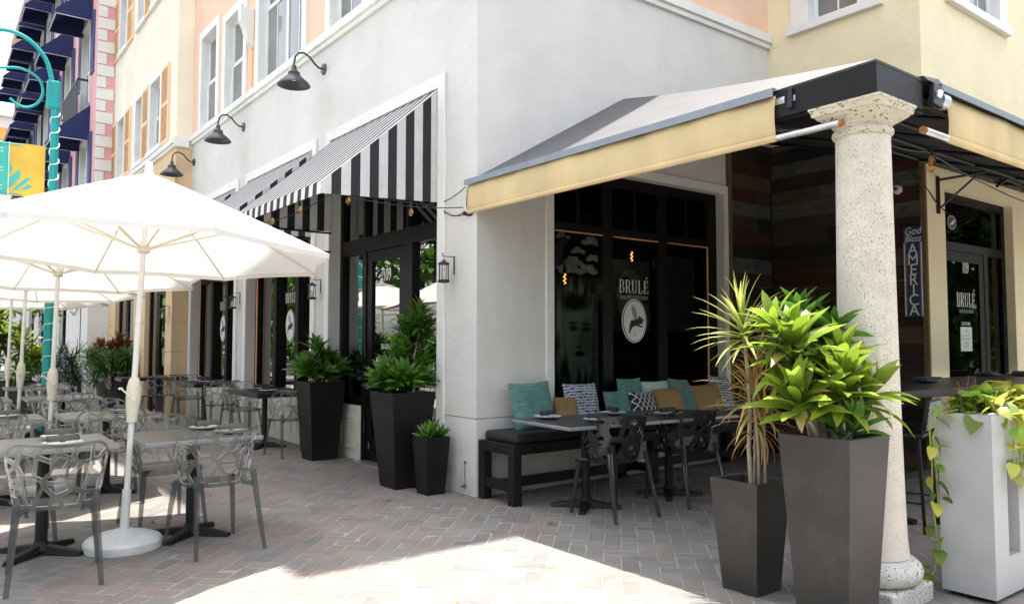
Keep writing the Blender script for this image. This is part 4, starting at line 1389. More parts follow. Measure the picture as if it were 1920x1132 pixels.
# balcony
g = G(); g.hexa([(PX - .28, 17.2, 7.22), (PX - .001, 17.2, 7.05), (PX - .001, 19.9, 7.05), (PX - .28, 19.9, 7.22)], [(PX - .32, 17.15, 7.34), (PX - .001, 17.15, 7.34), (PX - .001, 19.95, 7.34), (PX - .32, 19.95, 7.34)])
bal = g.build('balcony', M['pink'], pnk, world=True)
g = G()
g.box(PX - .30, 17.2, 8.40, PX - .26, 19.9, 8.45); g.box(PX - .30, 17.2, 7.44, PX - .26, 19.9, 7.48)
y = 17.2
while y < 19.9:
    g.box(PX - .29, y, 7.342, PX - .27, y + .03, 8.40); y += .085
g.box(PX - .26, 17.2, 8.40, PX, 17.24, 8.45); g.box(PX - .26, 17.2, 7.44, PX, 17.24, 7.48)
g.build('railing', M['black_metal'], bal, world=True)
g = G()
# striped awnings at the far end of the pink building
for (y, z) in ((34.2, 9.3), (37.0, 9.4)):
    for i in range(8):
        a = y + i * .22; x = PX
        h = G()
        h.quad((x - .01, a, z + .9), (x - 1.3, a, z + .15), (x - 1.3, a + .22, z + .15), (x - .01, a + .22, z + .9)); h.quad((x - 1.3, a, z + .15), (x - 1.3, a, z), (x - 1.3, a + .22, z), (x - 1.3, a + .22, z + .15))
        o = h.build('awning_stripe', M['stripe_b' if i % 2 else 'stripe_w'], pnk, world=True); o.modifiers.new('thickness', 'SOLIDIFY').thickness = .01

# distant pale building closing the street
far = thing('distant_building', 'pale distant building with an ochre band at the far end of the street', 'building', (-2.2, 50, 0))
g = G(); wallpanel(g, 'Y', 50, .3, -9, 3.2, 0, 15.2, [(-7.5 + i * 2.6, -6.2 + i * 2.6, z, z + 1.7) for i in range(4) for z in (2, 5.4, 8.8)]); g.build('wall', M['white_wall'], far, world=True)
g = G(); g.box(-9.2, 49.7, 15.2, 3.4, 56, 15.6); g.build('roof', M['white_trim'], far, world=True)
g = G(); g.box(-8.8, 49.9, 13.1, 3.0, 49.998, 14.5); g.build('ochre_band', P('ochre_paint', (.75, .42, .12), .8), far, world=True)
g = G(); g.box(-9, 50.4, 0, 3.2, 56, 15.1); g.build('core', M['white_wall'], far, world=True)
for i in range(4):
    for z in (2, 5.4, 8.8):
        sash_window(far, 'Y', 50, -7.5 + i * 2.6, -6.2 + i * 2.6, z, z + 1.7, nx=2, nz=2, trim=.1)

# ------------------------------------------------------------ striped awnings over the street bays
def striped_awning(a0, a1, label):
    base = thing('striped_awning', label, 'awning', (0, a0, 2.76), 0, 'striped awnings along the street side')
    zt, zb, z0, out = 3.97, 2.875, 2.765, 1.25
    n = 28; w = (a1 - a0) / n
    for nm, k in (('white_stripe', 0), ('black_stripe', 1)):
        g = G()
        for i in range(n):
            if i % 2 != k: continue
            p, q = a0 + i * w, a0 + (i + 1) * w
            dz = .012 * math.sin(i * 1.7)
            sag = -.015
            m_ = (-out / 2, (zt + zb) / 2 + sag)
            g.quad((-.005, p, zt), (m_[0], p, m_[1]), (m_[0], q, m_[1]), (-.005, q, zt))
            g.quad((m_[0], p, m_[1]), (-out, p, zb), (-out, q, zb), (m_[0], q, m_[1]))
            g.quad((-out, p, zb), (-out - .006, p, z0), (-out - .006, q, z0), (-out, q, zb))
        m = 13; wx = out / m
        for y in (a0, a1):
            for i in range(m):
                if i % 2 != k: continue
                x0, x1 = -out + i * wx, -out + (i + 1) * wx
                def top(x): return zt + (x / -out) * (zb - zt) - .015 * math.sin(PI * x / -out)
                wob = .008 * math.sin(i * 2.1)
                g.quad((x0, y, z0 + (.004 * i)), (x1, y, z0 + .004 * (i + 1)), (x1, y, top(min(x1, -.005))), (x0, y, top(x0)))
        o = g.build(nm, M['stripe_w' if k == 0 else 'stripe_b'], base, world=True)
        md = o.modifiers.new('thickness', 'SOLIDIFY'); md.thickness = .004; md.offset = 0
    g = G(); r = .013
    for y in (a0 + .03, a1 - .03):
        g.tube([(-.02, y, 2.79), (-out + .03, y, 2.79)], r, 6); g.tube([(-out + .03, y, 2.79), (-out + .03, y, 2.86)], r, 6); g.tube([(-.02, y, 3.92), (-out + .03, y, 2.86)], r, 6)
    g.tube([(-out + .03, a0 + .03, 2.79), (-out + .03, a1 - .03, 2.79)], r, 6)
    g.tube([(-.03, a1 - .05, 2.55), (-out + .1, a1 - .05, 2.55)], r, 6)
    g.tube([(-out + .1, a1 - .05, 2.86), (-out + .1, a1 - .05, 2.30)], r, 6)
    g.build('frame', M['black_metal'], base, world=True)
    return base
striped_awning(.67, 3.24, 'nearest black and white striped awning over the doorway numbered 109')
striped_awning(3.85, 6.38, 'second striped awning, half hidden behind the nearest one')
striped_awning(7.02, 9.56, 'farthest striped awning peeking past the tip of the umbrella')

# ------------------------------------------------------------ terrace awning round the column
ta = thing('terrace_awning', 'large charcoal canvas corner awning with cream roll shades over the terrace', 'awning', (.18, -3.62, 2.77))
RX, RZ, EZ, FY, XE = 1.98, 4.08, 2.935, -3.79, 8.2
def canvas(nm, quads, mat, t=.018):
    g = G()
    for q in quads: g.quad(*q)
    o = g.build(nm, mat, ta, world=True)
    md = o.modifiers.new('thickness', 'SOLIDIFY'); md.thickness = t; md.offset = -1
    return o
AP = (1.96, -.004, 4.07)                       # where the hip meets the grey wall
KF = (AP[2] - EZ) / (AP[1] - FY + .02)         # rise of the front slope
def fz(y): return EZ + (y - FY + .02) * KF
def sag(p, q, t, s): return tuple(p[k] + (q[k] - p[k]) * t - (s * math.sin(PI * t) if k == 2 else 0) for k in range(3))
c0, c1 = (-.02, -.004, EZ), (-.02, FY - .02, EZ)
hip = [sag(c1, AP, i / 6, .03) for i in range(7)]
eav = [tuple(c1[k] + (c0[k] - c1[k]) * i / 6 for k in range(3)) for i in range(7)]
wal = [sag(c0, AP, i / 6, .0) for i in range(7)]
g = G()
for i in range(6):                             # strips between the eave and the hip, meeting at the wall
    for j in range(6):
        def pt(u, v):
            a_ = sag(c1, AP, u, .03); b_ = sag(c0, AP, u, 0)
            return tuple(a_[k] + (b_[k] - a_[k]) * v - (.025 * math.sin(PI * v) * (1 - u) if k == 2 else 0) for k in range(3))
        g.quad(pt(i / 6, j / 6), pt(i / 6, (j + 1) / 6), pt((i + 1) / 6, (j + 1) / 6), pt((i + 1) / 6, j / 6))
o = g.build('canvas_side', M['canvas_grey'], ta, world=True); md = o.modifiers.new('thickness', 'SOLIDIFY'); md.thickness = .014; md.offset = -1
g = G()
for i in range(6):
    p_, q_ = hip[i], hip[i + 1]
    g.quad(p_, q_, (4.66, q_[1], fz(q_[1])), (4.66, p_[1], fz(p_[1])))
g.quad((4.66, FY - .02, EZ), (XE, FY - .02, EZ), (XE, -1.945, fz(-1.945)), (4.66, -1.945, fz(-1.945)))
o = g.build('canvas_front', M['canvas_grey'], ta, world=True); md = o.modifiers.new('thickness', 'SOLIDIFY'); md.thickness = .014; md.offset = -1
# black lining a little below
d = .06
g = G()
g.add([(.03, -.03, EZ - d), (.03, FY + .04, EZ - d), (1.93, -.03, AP[2] - d - .02)], [(0, 1, 2)])
g.add([(.03, FY + .04, EZ - d), (4.655, FY + .04, EZ - d), (4.655, -.03, AP[2] - d - .02), (1.93, -.03, AP[2] - d - .02)], [(0, 1, 2, 3)])
g.add([(4.656, FY + .04, EZ - d), (XE - .02, FY + .04, EZ - d), (XE - .02, -1.96, fz(-1.96) - d), (4.656, -1.96, fz(-1.96) - d)], [(0, 1, 2, 3)])
g.build('lining', M['canvas_black'], ta, world=True)
# frame tubes under the lining
g = G()
for y in (-.6, -1.4, -2.2, -3.0):
    t_ = (y - FY) / -FY
    g.tube([(.04, y, EZ - .09), (1.96 * t_ * .97, y, EZ + 1.135 * t_ - .11)], .018, 6)
for x in (1.2, 2.2, 3.2, 4.2, 5.2, 6.2, 7.2):
    ye = min(-.1, FY + x / 1.96 * 3.79 - .1) if x < 4.6 else -2.0
    g.tube([(x, FY + .06, EZ - .09), (x, ye, fz(ye) - .10)], .018, 6)
for y in (FY + .08, FY + .62, FY + 1.15, FY + 1.7):
    g.tube([(.1 + (y - FY) * .55, y, fz(y) - .11), (XE, y, fz(y) - .11)], .016, 6)
g.tube([(.05, -.05, EZ - .10), (.05, FY + .05, EZ - .10)], .018, 6)
g.build('frame', M['black_metal'], ta, world=True)
# black fascia boxing on the column corner
g = G()
g.box(-.025, FY - .025, 2.765, .0, FY + .64, 2.928); g.box(.0005, FY - .025, 2.765, .50, FY, 2.928); g.box(.001, FY + .001, 2.75, .55, FY + .60, 2.764)
g.build('fascia', M['planter_black'], ta, world=True)
# roll shades: valance cloth, tube, bracket, bottom bar
def shade(along, a0, a1, zt, zb, nm):
    g = G(); n = 60; rows = 6
    vs = []; fs = []
    rnd = random.Random(4 if along == 'Y' else 9)
    for j in range(rows + 1):
        t = j / rows
        for i in range(n + 1):
            u = i / n; a = a0 + (a1 - a0) * u
            zz = zt + (zb - zt) * t - .012 * math.sin(PI * u) * t
            off = -.03 - .012 * math.sin(PI * t) + .006 * math.sin(u * 41 + t * 4) * (1 - t) ** .7 + .005 * math.sin(u * 13 - t * 2) + .003 * math.sin(u * 97 + 2 * t) * (1 - t)
            vs.append((off, a, zz) if along == 'Y' else (a, FY + off, zz))
    for j in range(rows):
        for i in range(n):
            b = j * (n + 1) + i
            fs.append((b, b + 1, b + n + 2, b + n + 1))
    g.add(vs, fs)
    o = g.build('shade_cloth', M['shade_cloth'], ta, True, world=True)
    o.modifiers.new('thickness', 'SOLIDIFY').thickness = .004
g = G(); g.tube([(-.03, .10, 2.643), (-.03, -3.20, 2.643)], .021, 10); g.build('shade_hem', M['shade_cloth'], ta, True, world=True)
g = G(); g.tube([(.79, FY - .03, 2.643), (XE, FY - .03, 2.643)], .024, 10); g.build('shade_hem', M['shade_cloth'], ta, True, world=True)
shade('Y', .10, -3.20, 2.90, 2.645, 'a')
shade('X', .79, XE, 2.90, 2.645, 'b')
def flap(pts, nm='edge_flap'):
    g = G(); g.quad(*pts); o = g.build(nm, M['flap'], ta, world=True); o.modifiers.new('thickness', 'SOLIDIFY').thickness = .006
flap([(-.064, .12, EZ + .004), (-.064, -3.20, EZ + .004), (-.058, -3.20, EZ - .042), (-.058, .12, EZ - .042)])
flap([(-.02, .12, EZ + .006), (-.02, -3.20, EZ + .006), (-.063, -3.20, EZ + .004), (-.063, .12, EZ + .004)])
flap([(.66, FY - .064, EZ + .004), (XE, FY - .064, EZ + .004), (XE, FY - .058, EZ - .03), (.66, FY - .058, EZ - .03)])
flap([(.66, FY - .02, EZ + .006), (XE, FY - .02, EZ + .006), (XE, FY - .063, EZ + .004), (.66, FY - .063, EZ + .004)])
g = G(); g.tube([(-.03, -3.203, 2.642), (-.03, -3.60, 2.642)], .019, 10); g.build('weight_bar', M['galv'], ta, world=True)
g = G(); g.tube([(-.03, -3.60, 2.642), (-.03, -3.625, 2.642)], .0195, 10); g.build('bar_end', M['rust'], ta, world=True)
g = G(); g.tube([(.50, FY - .03, 2.642), (.787, FY - .03, 2.642)], .022, 10); g.build('weight_bar', M['galv'], ta, world=True)
g = G(); g.tube([(.475, FY - .03, 2.642), (.50, FY - .03, 2.642)], .0225, 10); g.build('bar_end', M['rust'], ta, world=True)
g = G(); g.tube([(.015, -3.19, 2.865), (.015, -3.255, 2.865)], .045, 14); g.tube([(.015, -3.255, 2.865), (.015, -3.29, 2.865)], .028, 12); g.build('roller_tube', M['galv'], ta, world=True)
g = G(); g.tube([(.70, FY - .015, 2.865), (.79, FY - .015, 2.865)], .05, 14); g.tube([(.66, FY - .015, 2.865), (.70, FY - .015, 2.865)], .03, 12); g.build('roller_tube', M['galv'], ta, world=True)
def bracket(f):
    g = G()
    g.prism([(-.06, -.06), (.06, -.07), (.07, .05), (.02, .06), (-.05, .06)], lambda u, v, t: f(u, v, t), .03)
    o = g.build('bracket', M['black_metal'], ta, world=True, bev=.004)
    g = G(); g.prism([(-.035, -.02), (.0, -.025), (.03, .0), (.04, .025), (.01, .03), (-.03, .015)], lambda u, v, t: f(u, v, t - .012), .010)
    g.build('latch', M['galv'], o, world=True)
bracket(lambda u, v, t: (.0 - .01 + u * .6, -3.295 - .02 + t, 2.862 + v))
bracket(lambda u, v, t: (.63 + t * .6, FY - .045 + u, 2.862 + v) if False else (.60 + u, FY - .07 + t, 2.862 + v))
g = G(); g.hexa([(.50, FY - .06, 2.93), (.70, FY - .06, 2.93), (.70, FY, 2.93), (.50, FY, 2.93)], [(.50, FY - .03, 2.965), (.70, FY - .03, 2.985), (.70, FY, 2.985), (.50, FY, 2.965)]); g.build('end_cap', M['planter_black'], ta, world=True)
g = G(); g.tube([(-.06, .14, 2.632), (.0, .12, 2.625), (.02, .06, 2.62)], .02, 8); g.tube([(-.03, .11, 2.87), (-.03, .13, 2.72), (-.02, .12, 2.66)], .006, 6); g.build('end_clamp', M['black_metal'], ta, world=True)

# ------------------------------------------------------------ stone column
col = thing('stone_column', 'pitted coral stone column with moulded capital holding the awning corner', 'column', (.18, -3.62, 0))
g = G(); g.box(-.225, -.225, -.003, .225, .225, .105); g.build('plinth', M['stone_base'], col, bev=.012)
g = G(); pr = [(.17, .1055)]
for i in range(13):
    a = -PI / 2 + PI * i / 12
    pr.append((.185 + .068 * math.cos(a), .175 + .068 * math.sin(a)))
pr.append((.17, .2445)); g.lathe(pr, 40); g.build('torus_base', M['stone_base'], col, True)
g = G(); pr = []
for i in range(25):
    t = i / 24
    pr.append((.188 - .042 * t ** .5, .246 + (2.582 - .246) * t))
g.lathe(pr, 44); g.build('shaft', M['stone'], col, True)
g = G(); g.lathe([(.145, 2.5825), (.156, 2.586), (.164, 2.600), (.164, 2.614), (.156, 2.627), (.148, 2.631)], 40); g.build('necking', M['stone_cap'], col, True)
# capital: rings that turn from round to square
g = G()
prof = [(.163, 2.6315, 0), (.165, 2.642, 0), (.174, 2.652, .2), (.176, 2.660, .3), (.186, 2.670, .5), (.204, 2.692, .75), (.210, 2.700, .85), (.211, 2.708, .9), (.224, 2.716, .96), (.228, 2.745, 1), (.236, 2.750, 1), (.236, 2.7635, 1)]
n = 48; vs = []; fs = []
for r, z, q in [(r * .895, z, q) for r, z, q in prof]:
    for j in range(n):
        t = 2 * PI * j / n
        c, s = math.cos(t), math.sin(t)
        k = 1 / max(abs(c), abs(s))
        rad = r * ((1 - q) + q * k)
        vs.append((rad * c, rad * s, z))
for i in range(len(prof) - 1):
    for j in range(n):
        fs.append((i * n + j, i * n + (j + 1) % n, (i + 1) * n + (j + 1) % n, (i + 1) * n + j))
fs.append(tuple((len(prof) - 1) * n + j for j in range(n)))
g.add(vs, fs); g.build('capital', M['stone_cap'], col, True, angle=25)

# ------------------------------------------------------------ wall lamps and lanterns
def goose():
    t = thing('gooseneck_lamp', 'largest dark gooseneck wall lamp, right of the double upper window', 'wall lamp', (0, 3.52, 4.99), 0, 'gooseneck lamps under the cornice')
    g = G(); g.tube([(-.001, 0, 0), (-.022, 0, 0)], [.075, .068], 16); g.build('backplate', M['lamp_iron'], t, True)
    g = G()
    pts = [(-.02, 0, .0), (-.08, 0, .005), (-.13, 0, .04), (-.20, 0, .115), (-.28, 0, .155), (-.35, 0, .14), (-.395, 0, .085), (-.41, 0, .0), (-.41, 0, -.09)]
    g.tube(pts, .013, 10); g.build('arm', M['lamp_iron'], t, True)
    g = G(); g.lathe([(.02, .01), (.03, 0), (.035, -.05), (.06, -.075), (.075, -.085), (.078, -.125), (.105, -.15), (.165, -.20), (.205, -.245), (.208, -.255), (.200, -.253), (.16, -.205), (.10, -.158), (.06, -.13), (.0, -.128)], 30, 0, (-.41, 0, -.045), cap=False)
    g.build('shade', M['lamp_iron'], t, True)
    g = G(); g.lathe([(.001, -.19), (.03, -.18), (.038, -.15), (.02, -.11)], 12, 0, (-.41, 0, -.05)); g.build('bulb', M['candle'], t, True)
    return t
lp = goose()
dup(lp, (0, 6.72, 4.94), 0, 'dark gooseneck wall lamp hung below the pair of narrow upper windows')
dup(lp, (0, 9.62, 4.90), 0, 'farthest gooseneck lamp, beside the tan pilaster above the umbrella tip')

def lantern():
    t = thing('lantern', 'black candle lantern on a hook beside the potted doorway, on the corner wall', 'lantern', (0, .38, 2.15), 0, 'candle lanterns hung between the windows')
    g = G(); g.box(-.012, -.012, -.12, -.0008, .012, .15); g.tube([(-.006, 0, .14), (-.19, 0, .14), (-.205, 0, .145), (-.215, 0, .165), (-.205, 0, .185), (-.185, 0, .175)], .006, 8); g.build('hook', M['black_metal'], t, True)
    c = (-.185, 0, 0)
    g = G(); g.lathe([(.002, .09), (.02, .085), (.035, .06), (.075, .045), (.085, .03), (.085, .018), (.05, .016)], 18, 0, c); g.build('cap', M['black_metal'], t, True)
    g = G(); g.lathe([(.05, -.205), (.085, -.205), (.09, -.225), (.075, -.245), (.03, -.25)], 18, 0, c); g.build('base', M['black_metal'], t, True)
    g = G()
    for i in range(8):
        a = 2 * PI * i / 8
        g.tube([(c[0] + .07 * math.cos(a), .07 * math.sin(a), .017), (c[0] + .072 * math.cos(a), .072 * math.sin(a), -.206)], .005, 5)
    g.tube([(c[0], 0, .09), (c[0], 0, .142)], .004, 5)
    g.build('cage', M['black_metal'], t)
    g = G(); g.tube([(c[0], 0, -.205), (c[0], 0, -.08)], .028, 12); g.build('candle', M['candle'], t, True)
    g = G(); g.lathe([(.06, .015), (.062, -.204)], 18, 0, c, cap=False); g.build('glass', M['bulb_clear'], t, True)
    return t
M['bulb_clear'] = glass_mat('clear_lantern_glass', (.97, .97, .95), .0)
ln = lantern()
ln.scale = (.66, .66, .66)
dup(ln, (0, 3.54, 2.13), 0, 'black candle lantern on the pier behind the tall door planter')
dup(ln, (0, 6.75, 2.12), 0, 'black candle lantern on the white pier between the two oval logo windows')
dup(ln, (-.31, 9.97, 2.02), 0, 'small black candle lantern on the tan pilaster')

# ------------------------------------------------------------ chairs
def chair_shell(strut=.0105):
    """tub back with a branching filigree and a solid seat pan, in local coordinates (front = +Y)"""
    rnd = random.Random(21)
    SW, HH = .52, .37
    seeds = []
    rows = 4
    for j in range(rows):
        n = 10 if j % 2 else 9
        for i in range(n):
            seeds.append((-SW + (i + .5 + rnd.uniform(-.62, .62)) * 2 * SW / n, (j + .5 + rnd.uniform(-.60, .60)) * HH / rows))
    def top(s):
        a = abs(s) / SW
        return 1 if a < .42 else 1 - .52 * ((a - .42) / .58) ** 1.5
    def surf(s, t):
        th = s / SW * R(112)
        t2 = t / HH
        z = .455 + t2 * .375 * top(s)
        k = .82 + .20 * t2 ** .8
        x = .265 * k * math.sin(th)
        y = .02 - (.225 * k + .115 * t2 * max(0, math.cos(th))) * math.cos(th)
        return Vector((x, y, z))
    def nrm(s, t):
        e = 1e-3
        a = surf(s + e, t) - surf(s - e, t); b = surf(s, min(HH, t + e)) - surf(s, max(0, t - e))
        n = a.cross(b)
        return n.normalized() if n.length else Vector((0, 0, 1))
    g = G()
    T = .0045
    def dense(a, b):
        n = max(1, int(math.hypot(b[0] - a[0], b[1] - a[1]) / .035))
        return [(a[0] + (b[0] - a[0]) * i / n, a[1] + (b[1] - a[1]) * i / n) for i in range(n)]
    cells = voronoi(seeds, -SW, 0, SW, HH)
    for p in cells:
        if not p or len(p) < 3: continue
        q = []
        for i in range(len(p)):
            a, b = p[i], p[(i + 1) % len(p)]
            if math.hypot(a[0] - b[0], a[1] - b[1]) > 1e-5: q += dense(a, b)
        cx = sum(u for u, v in p) / len(p); cy = sum(v for u, v in p) / len(p)
        ap = min(abs((p[(i + 1) % len(p)][0] - p[i][0]) * (p[i][1] - cy) - (p[i][0] - cx) * (p[(i + 1) % len(p)][1] - p[i][1])) / max(1e-6, math.hypot(p[(i + 1) % len(p)][0] - p[i][0], p[(i + 1) % len(p)][1] - p[i][1])) for i in range(len(p)))
        k = max(.34, 1 - strut / max(.006, ap))
        if cy < .035: k = min(k, .5)
        n = len(q)
        vs = []
        for side in (1, -1):
            for (u, v) in q:
                P_ = surf(u, v); N = nrm(u, v); vs.append(P_ + N * T * side)
            for (u, v) in q:
                u2, v2 = cx + (u - cx) * k, cy + (v - cy) * k
                P_ = surf(u2, v2); N = nrm(u2, v2); vs.append(P_ + N * T * side)
        fs = []; fe = []
        for i in range(n):
            j = (i + 1) % n
            fs.append((i, j, n + j, n + i))
            fs.append((2 * n + j, 2 * n + i, 3 * n + i, 3 * n + j))
            fe.append((n + i, n + j, 3 * n + j, 3 * n + i))
        g.add(vs, fs + fe)
        g.m[-len(fe):] = [1] * len(fe)
    # rim bead along the top and the arm ends
    pts = [surf(-SW, HH * t / 6) for t in range(7)] + [surf(-SW + 2 * SW * i / 36, HH) for i in range(1, 36)] + [surf(SW, HH * (6 - t) / 6) for t in range(7)]
    g.tube(pts, .0065, 6)
    return g, surf, SW, HH

def seat_geo(surf, SW):
    g = G()
    ring = [surf(-SW + 2 * SW * i / 30, 0) for i in range(31)]
    front = [(.245, .16), (.232, .215), (.17, .25), (0, .262), (-.17, .25), (-.232, .215), (-.245, .16)]
    pts = [(p.x, p.y) for p in ring] + front
    vs = []; fs = []
    n = len(pts)
    lev = [(1.0, .462, 0), (1.02, .452, 0), (.96, .438, 0)]
    for k, z, _ in lev:
        for (x, y) in pts:
            vs.append((x * k, y * k, z - (.018 if y > .2 else 0)))
    for l in range(2):
        for i in range(n):
            j = (i + 1) % n
            fs.append((l * n + i, l * n + j, (l + 1) * n + j, (l + 1) * n + i))
    for k, dz in ((.75, -.010), (.4, -.016)):
        for (x, y) in pts: vs.append((x * k, y * k, .462 + dz - (.012 if y > .2 else 0)))
    o1, o2 = 3 * n, 4 * n
    for i in range(n):
        j = (i + 1) % n
        fs.append((j, i, o1 + i, o1 + j)); fs.append((o1 + j, o1 + i, o2 + i, o2 + j))
    fs.append(tuple(o2 + i for i in range(n - 1, -1, -1)))
    fs.append(tuple(2 * n + i for i in range(n)))
    g.add(vs, fs)
    return g

def make_chair(label, mats, strut=.0105):
    t = thing('filigree_chair', label, 'chair', (0, 0, 0), 0, 'filigree chairs')
    g, surf, SW, HH = chair_shell(strut)
    g.build('backrest', [mats[0], mats[2]], t, True, angle=30)
    seat_geo(surf, SW).build('seat', mats[0], t, True, angle=35)
    for (x0, y0, x1, y1) in ((-.20, .19, -.245, .255), (.20, .19, .245, .255), (-.195, -.17, -.235, -.285), (.195, -.17, .235, -.285)):
        g = G()
        top = (x0, y0, .455 if y0 > 0 else .53)
        g.tube([top, ((x0 * .6 + x1 * .4), (y0 * .6 + y1 * .4), .30), (x1, y1, .0)], [.0215, .019, .0135], 8)
        g.tube([(x0, y0, .44), (x0 * .72, y0 * .72, .445)], [.02, .012], 6)
        g.build('leg', mats[1], t, True)
    return t

ch = make_chair('clear smoke chair in front of the nearest left table, back to the camera', (M['poly'], M['poly_leg'], M['poly_edge']))
ch.location = (-3.40, -.46, 0); ch.rotation_euler = (0, 0, R(-6))
CH = [
    (-2.42, -.30, 6, 'clear smoke chair before the table right of the nearest umbrella pole'),
    (-2.55, .62, 186, 'clear smoke chair tucked in behind the table right of the nearest umbrella pole'),
    (-3.52, .72, 178, 'clear smoke chair at the far side of the nearest left table, cut by the frame'),
    (-2.70, 1.86, -4, 'clear smoke chair in front of the second row table, right of the second umbrella pole'),
    (-3.62, 1.78, 5, 'clear smoke chair in front of the second row table at the left edge'),
    (-2.62, 2.92, 184, 'clear smoke chair behind the second row table, right of the second umbrella pole'),
    (-3.60, 2.95, 175, 'clear smoke chair behind the second row table at the left edge'),
    (-2.70, 4.50, 2, 'clear smoke chair in front of the third row table near the teal pole'),
    (-3.62, 4.45, -3, 'clear smoke chair in front of the third row table at the far left'),
    (-2.66, 6.05, 180, 'clear smoke chair behind the third row table near the teal pole'),
    (-3.60, 6.02, 183, 'clear smoke chair behind the third row table at the far left'),
    (-2.62, 7.15, 4, 'clear smoke chair in the fourth row, just before the teal pole'),
    (-.36, 3.56, 2, 'clear smoke chair beside the tall door planter, at the first black wall table'),
    (-.36, 5.52, 181, 'clear smoke chair at the far end of the first black wall table'),
    (-.36, 6.42, -3, 'clear smoke chair at the near end of the second black wall table'),
    (-.34, 8.36, 178, 'clear smoke chair at the far end of the second black wall table'),
    (-.62, 9.2, 20, 'clear smoke chair beside the third black wall table by the tan pilaster'),
]
for x, y, r, lb in CH:
    dup(ch, (x, y, 0), R(r), lb, 'filigree chairs')
bk = make_chair('glossy black filigree chair at the terrace table, nearer the bench end', (M['poly_black'], M['poly_black_leg'], M['poly_black']), .0165)
bk.location = (.50, -1.27, 0); bk.rotation_euler = (0, 0, R(-3)); bk['group'] = 'black filigree chairs'
dup(bk, (1.40, -1.27, 0), R(-6), 'glossy black filigree chair at the terrace table, beside the spiky plant', 'black filigree chairs')
dup(bk, (-.95, 10.9, 0), R(20), 'black filigree chair standing before the shop door with the tan pilaster', 'black filigree chairs')

# ------------------------------------------------------------ tables
def make_table(label, w, d, h, top, edge, foot='cross', t_=.035, group=None):
    t = thing('cafe_table', label, 'table', (0, 0, 0), 0, group)
    g = G(); g.box(-w / 2, -d / 2, h - t_, w / 2, d / 2, h - .0012); g.build('table_edge', edge, t, bev=.006)
    g = G(); g.box(-w / 2 + .012, -d / 2 + .012, h - .001, w / 2 - .012, d / 2 - .012, h + .001); g.build('tabletop', top, t)
    g = G(); g.tube([(0, 0, .03), (0, 0, h - t_)], .038, 14); g.lathe([(.075, .035), (.06, .06), (.04, .09)], 14); g.build('pedestal', M['iron'], t, True)
    g = G()
    for a in range(4):
        m = Matrix.Rotation(R(45 + 90 * a), 4, 'Z')
        g.hexa([(.0, -.045, .012), (.30, -.030, .0), (.30, .030, .0), (.0, .045, .012)], [(.0, -.035, .075), (.30, -.02, .032), (.30, .02, .032), (.0, .035, .075)], 0, m)
    g.build('foot', M['iron'], t, bev=.006)
    return t
tb = make_table('grey metal cafe table right of the nearest umbrella pole', .80, .74, .74, M['table_grey'], M['table_edge'], group='grey cafe tables')
tb.location = (-2.46, .14, 0)
TB = [
    (-3.40, .22, 'grey metal cafe table left of the nearest umbrella pole, cut by the frame'),
    (-2.66, 2.32, 'grey metal cafe table right of the second umbrella pole'),
    (-3.58, 2.34, 'grey metal cafe table left of the second umbrella pole'),
    (-2.68, 5.18, 'grey metal cafe table right of the third umbrella pole'),
    (-3.62, 5.22, 'grey metal cafe table left of the third umbrella pole'),
    (-2.70, 7.85, 'grey metal cafe table in the fourth row by the teal pole'),
]
for x, y, lb in TB:
    dup(tb, (x, y, 0), 0, lb, 'grey cafe tables')
bt = make_table('black wall table nearest the doorway, under the striped awning', .62, 1.15, .76, M['table_black'], M['table_black'], t_=.06, group='black wall tables')
bt.location = (-.36, 4.52, 0)
dup(bt, (-.36, 7.38, 0), 0, 'second black wall table along the storefront', 'black wall tables')
dup(bt, (-.62, 9.9, 0), R(90), 'third black wall table in front of the tan pilaster', 'black wall tables')
tt = make_table('dark slate terrace table in front of the bench, nearer the building corner', .98, .84, .75, M['table_dark'], M['table_edge'], t_=.03, group='terrace tables')
tt.location = (.50, -.93, 0); tt.rotation_euler = (0, 0, R(-4))
t2 = dup(tt, (1.49, -1.0, 0), R(-4), 'dark slate terrace table beside the spiky potted plant', 'terrace tables')

# plates and rolled napkins
def make_plate(label, loc, s=1.0):
    t = thing('plate', label, 'plate', loc, 0, 'white plates on the tables')
    g = G(); g.lathe([(.0005, .004), (.065, .004), (.085, .010), (.122, .020), (.124, .023), (.085, .016), (.06, .009), (.0005, .009)], 30, cap=False); g.build('dish', M['china'], t, True)
    g = G(); g.lathe([(.055, 0), (.065, .0045)], 24); g.build('foot_ring', M['china'], t, True)
    return t
pl = make_plate('white plate at the left end of the terrace table, by the large teal pillow', (.30, -.66, .752))
def make_napkin(label, loc, rz, mat):
    t = thing('rolled_napkin', label, 'napkin', loc, rz, 'rolled napkins')
    g = G()
    n = 40
    pts = []
    for i in range(n + 1):
        a = i / n * 5.2 * PI; r = .0235 - .018 * (1 - i / n)
        pts.append((r * math.cos(a), r * math.sin(a)))
    for i in range(n):
        (a, b), (c, d) = pts[i], pts[i + 1]
        g.quad((-.095, a, .024 + b), (.095, a, .024 + b), (.095, c, .024 + d), (-.095, c, .024 + d))
    o = g.build('cloth', mat, t, True, angle=60); o.modifiers.new('thickness', 'SOLIDIFY').thickness = .002
    g = G(); vs = []
    g.tube([(-.012, 0, .024), (.012, 0, .024)], .0262, 18, cap=False); g.build('band', mat, t, True)
    return t
nk = make_napkin('charcoal napkin roll on the plate by the large teal pillow', (.30, -.66, .775), R(15), M['napkin'])
SP = [
    (.48, -1.10, .752, -10, 'the plate over the first black chair'),
    (1.02, -.74, .752, 70, 'the plate in front of the black lattice pillow'),
    (1.38, -1.08, .752, 5, 'the plate on the terrace table nearest the second black chair'),
]
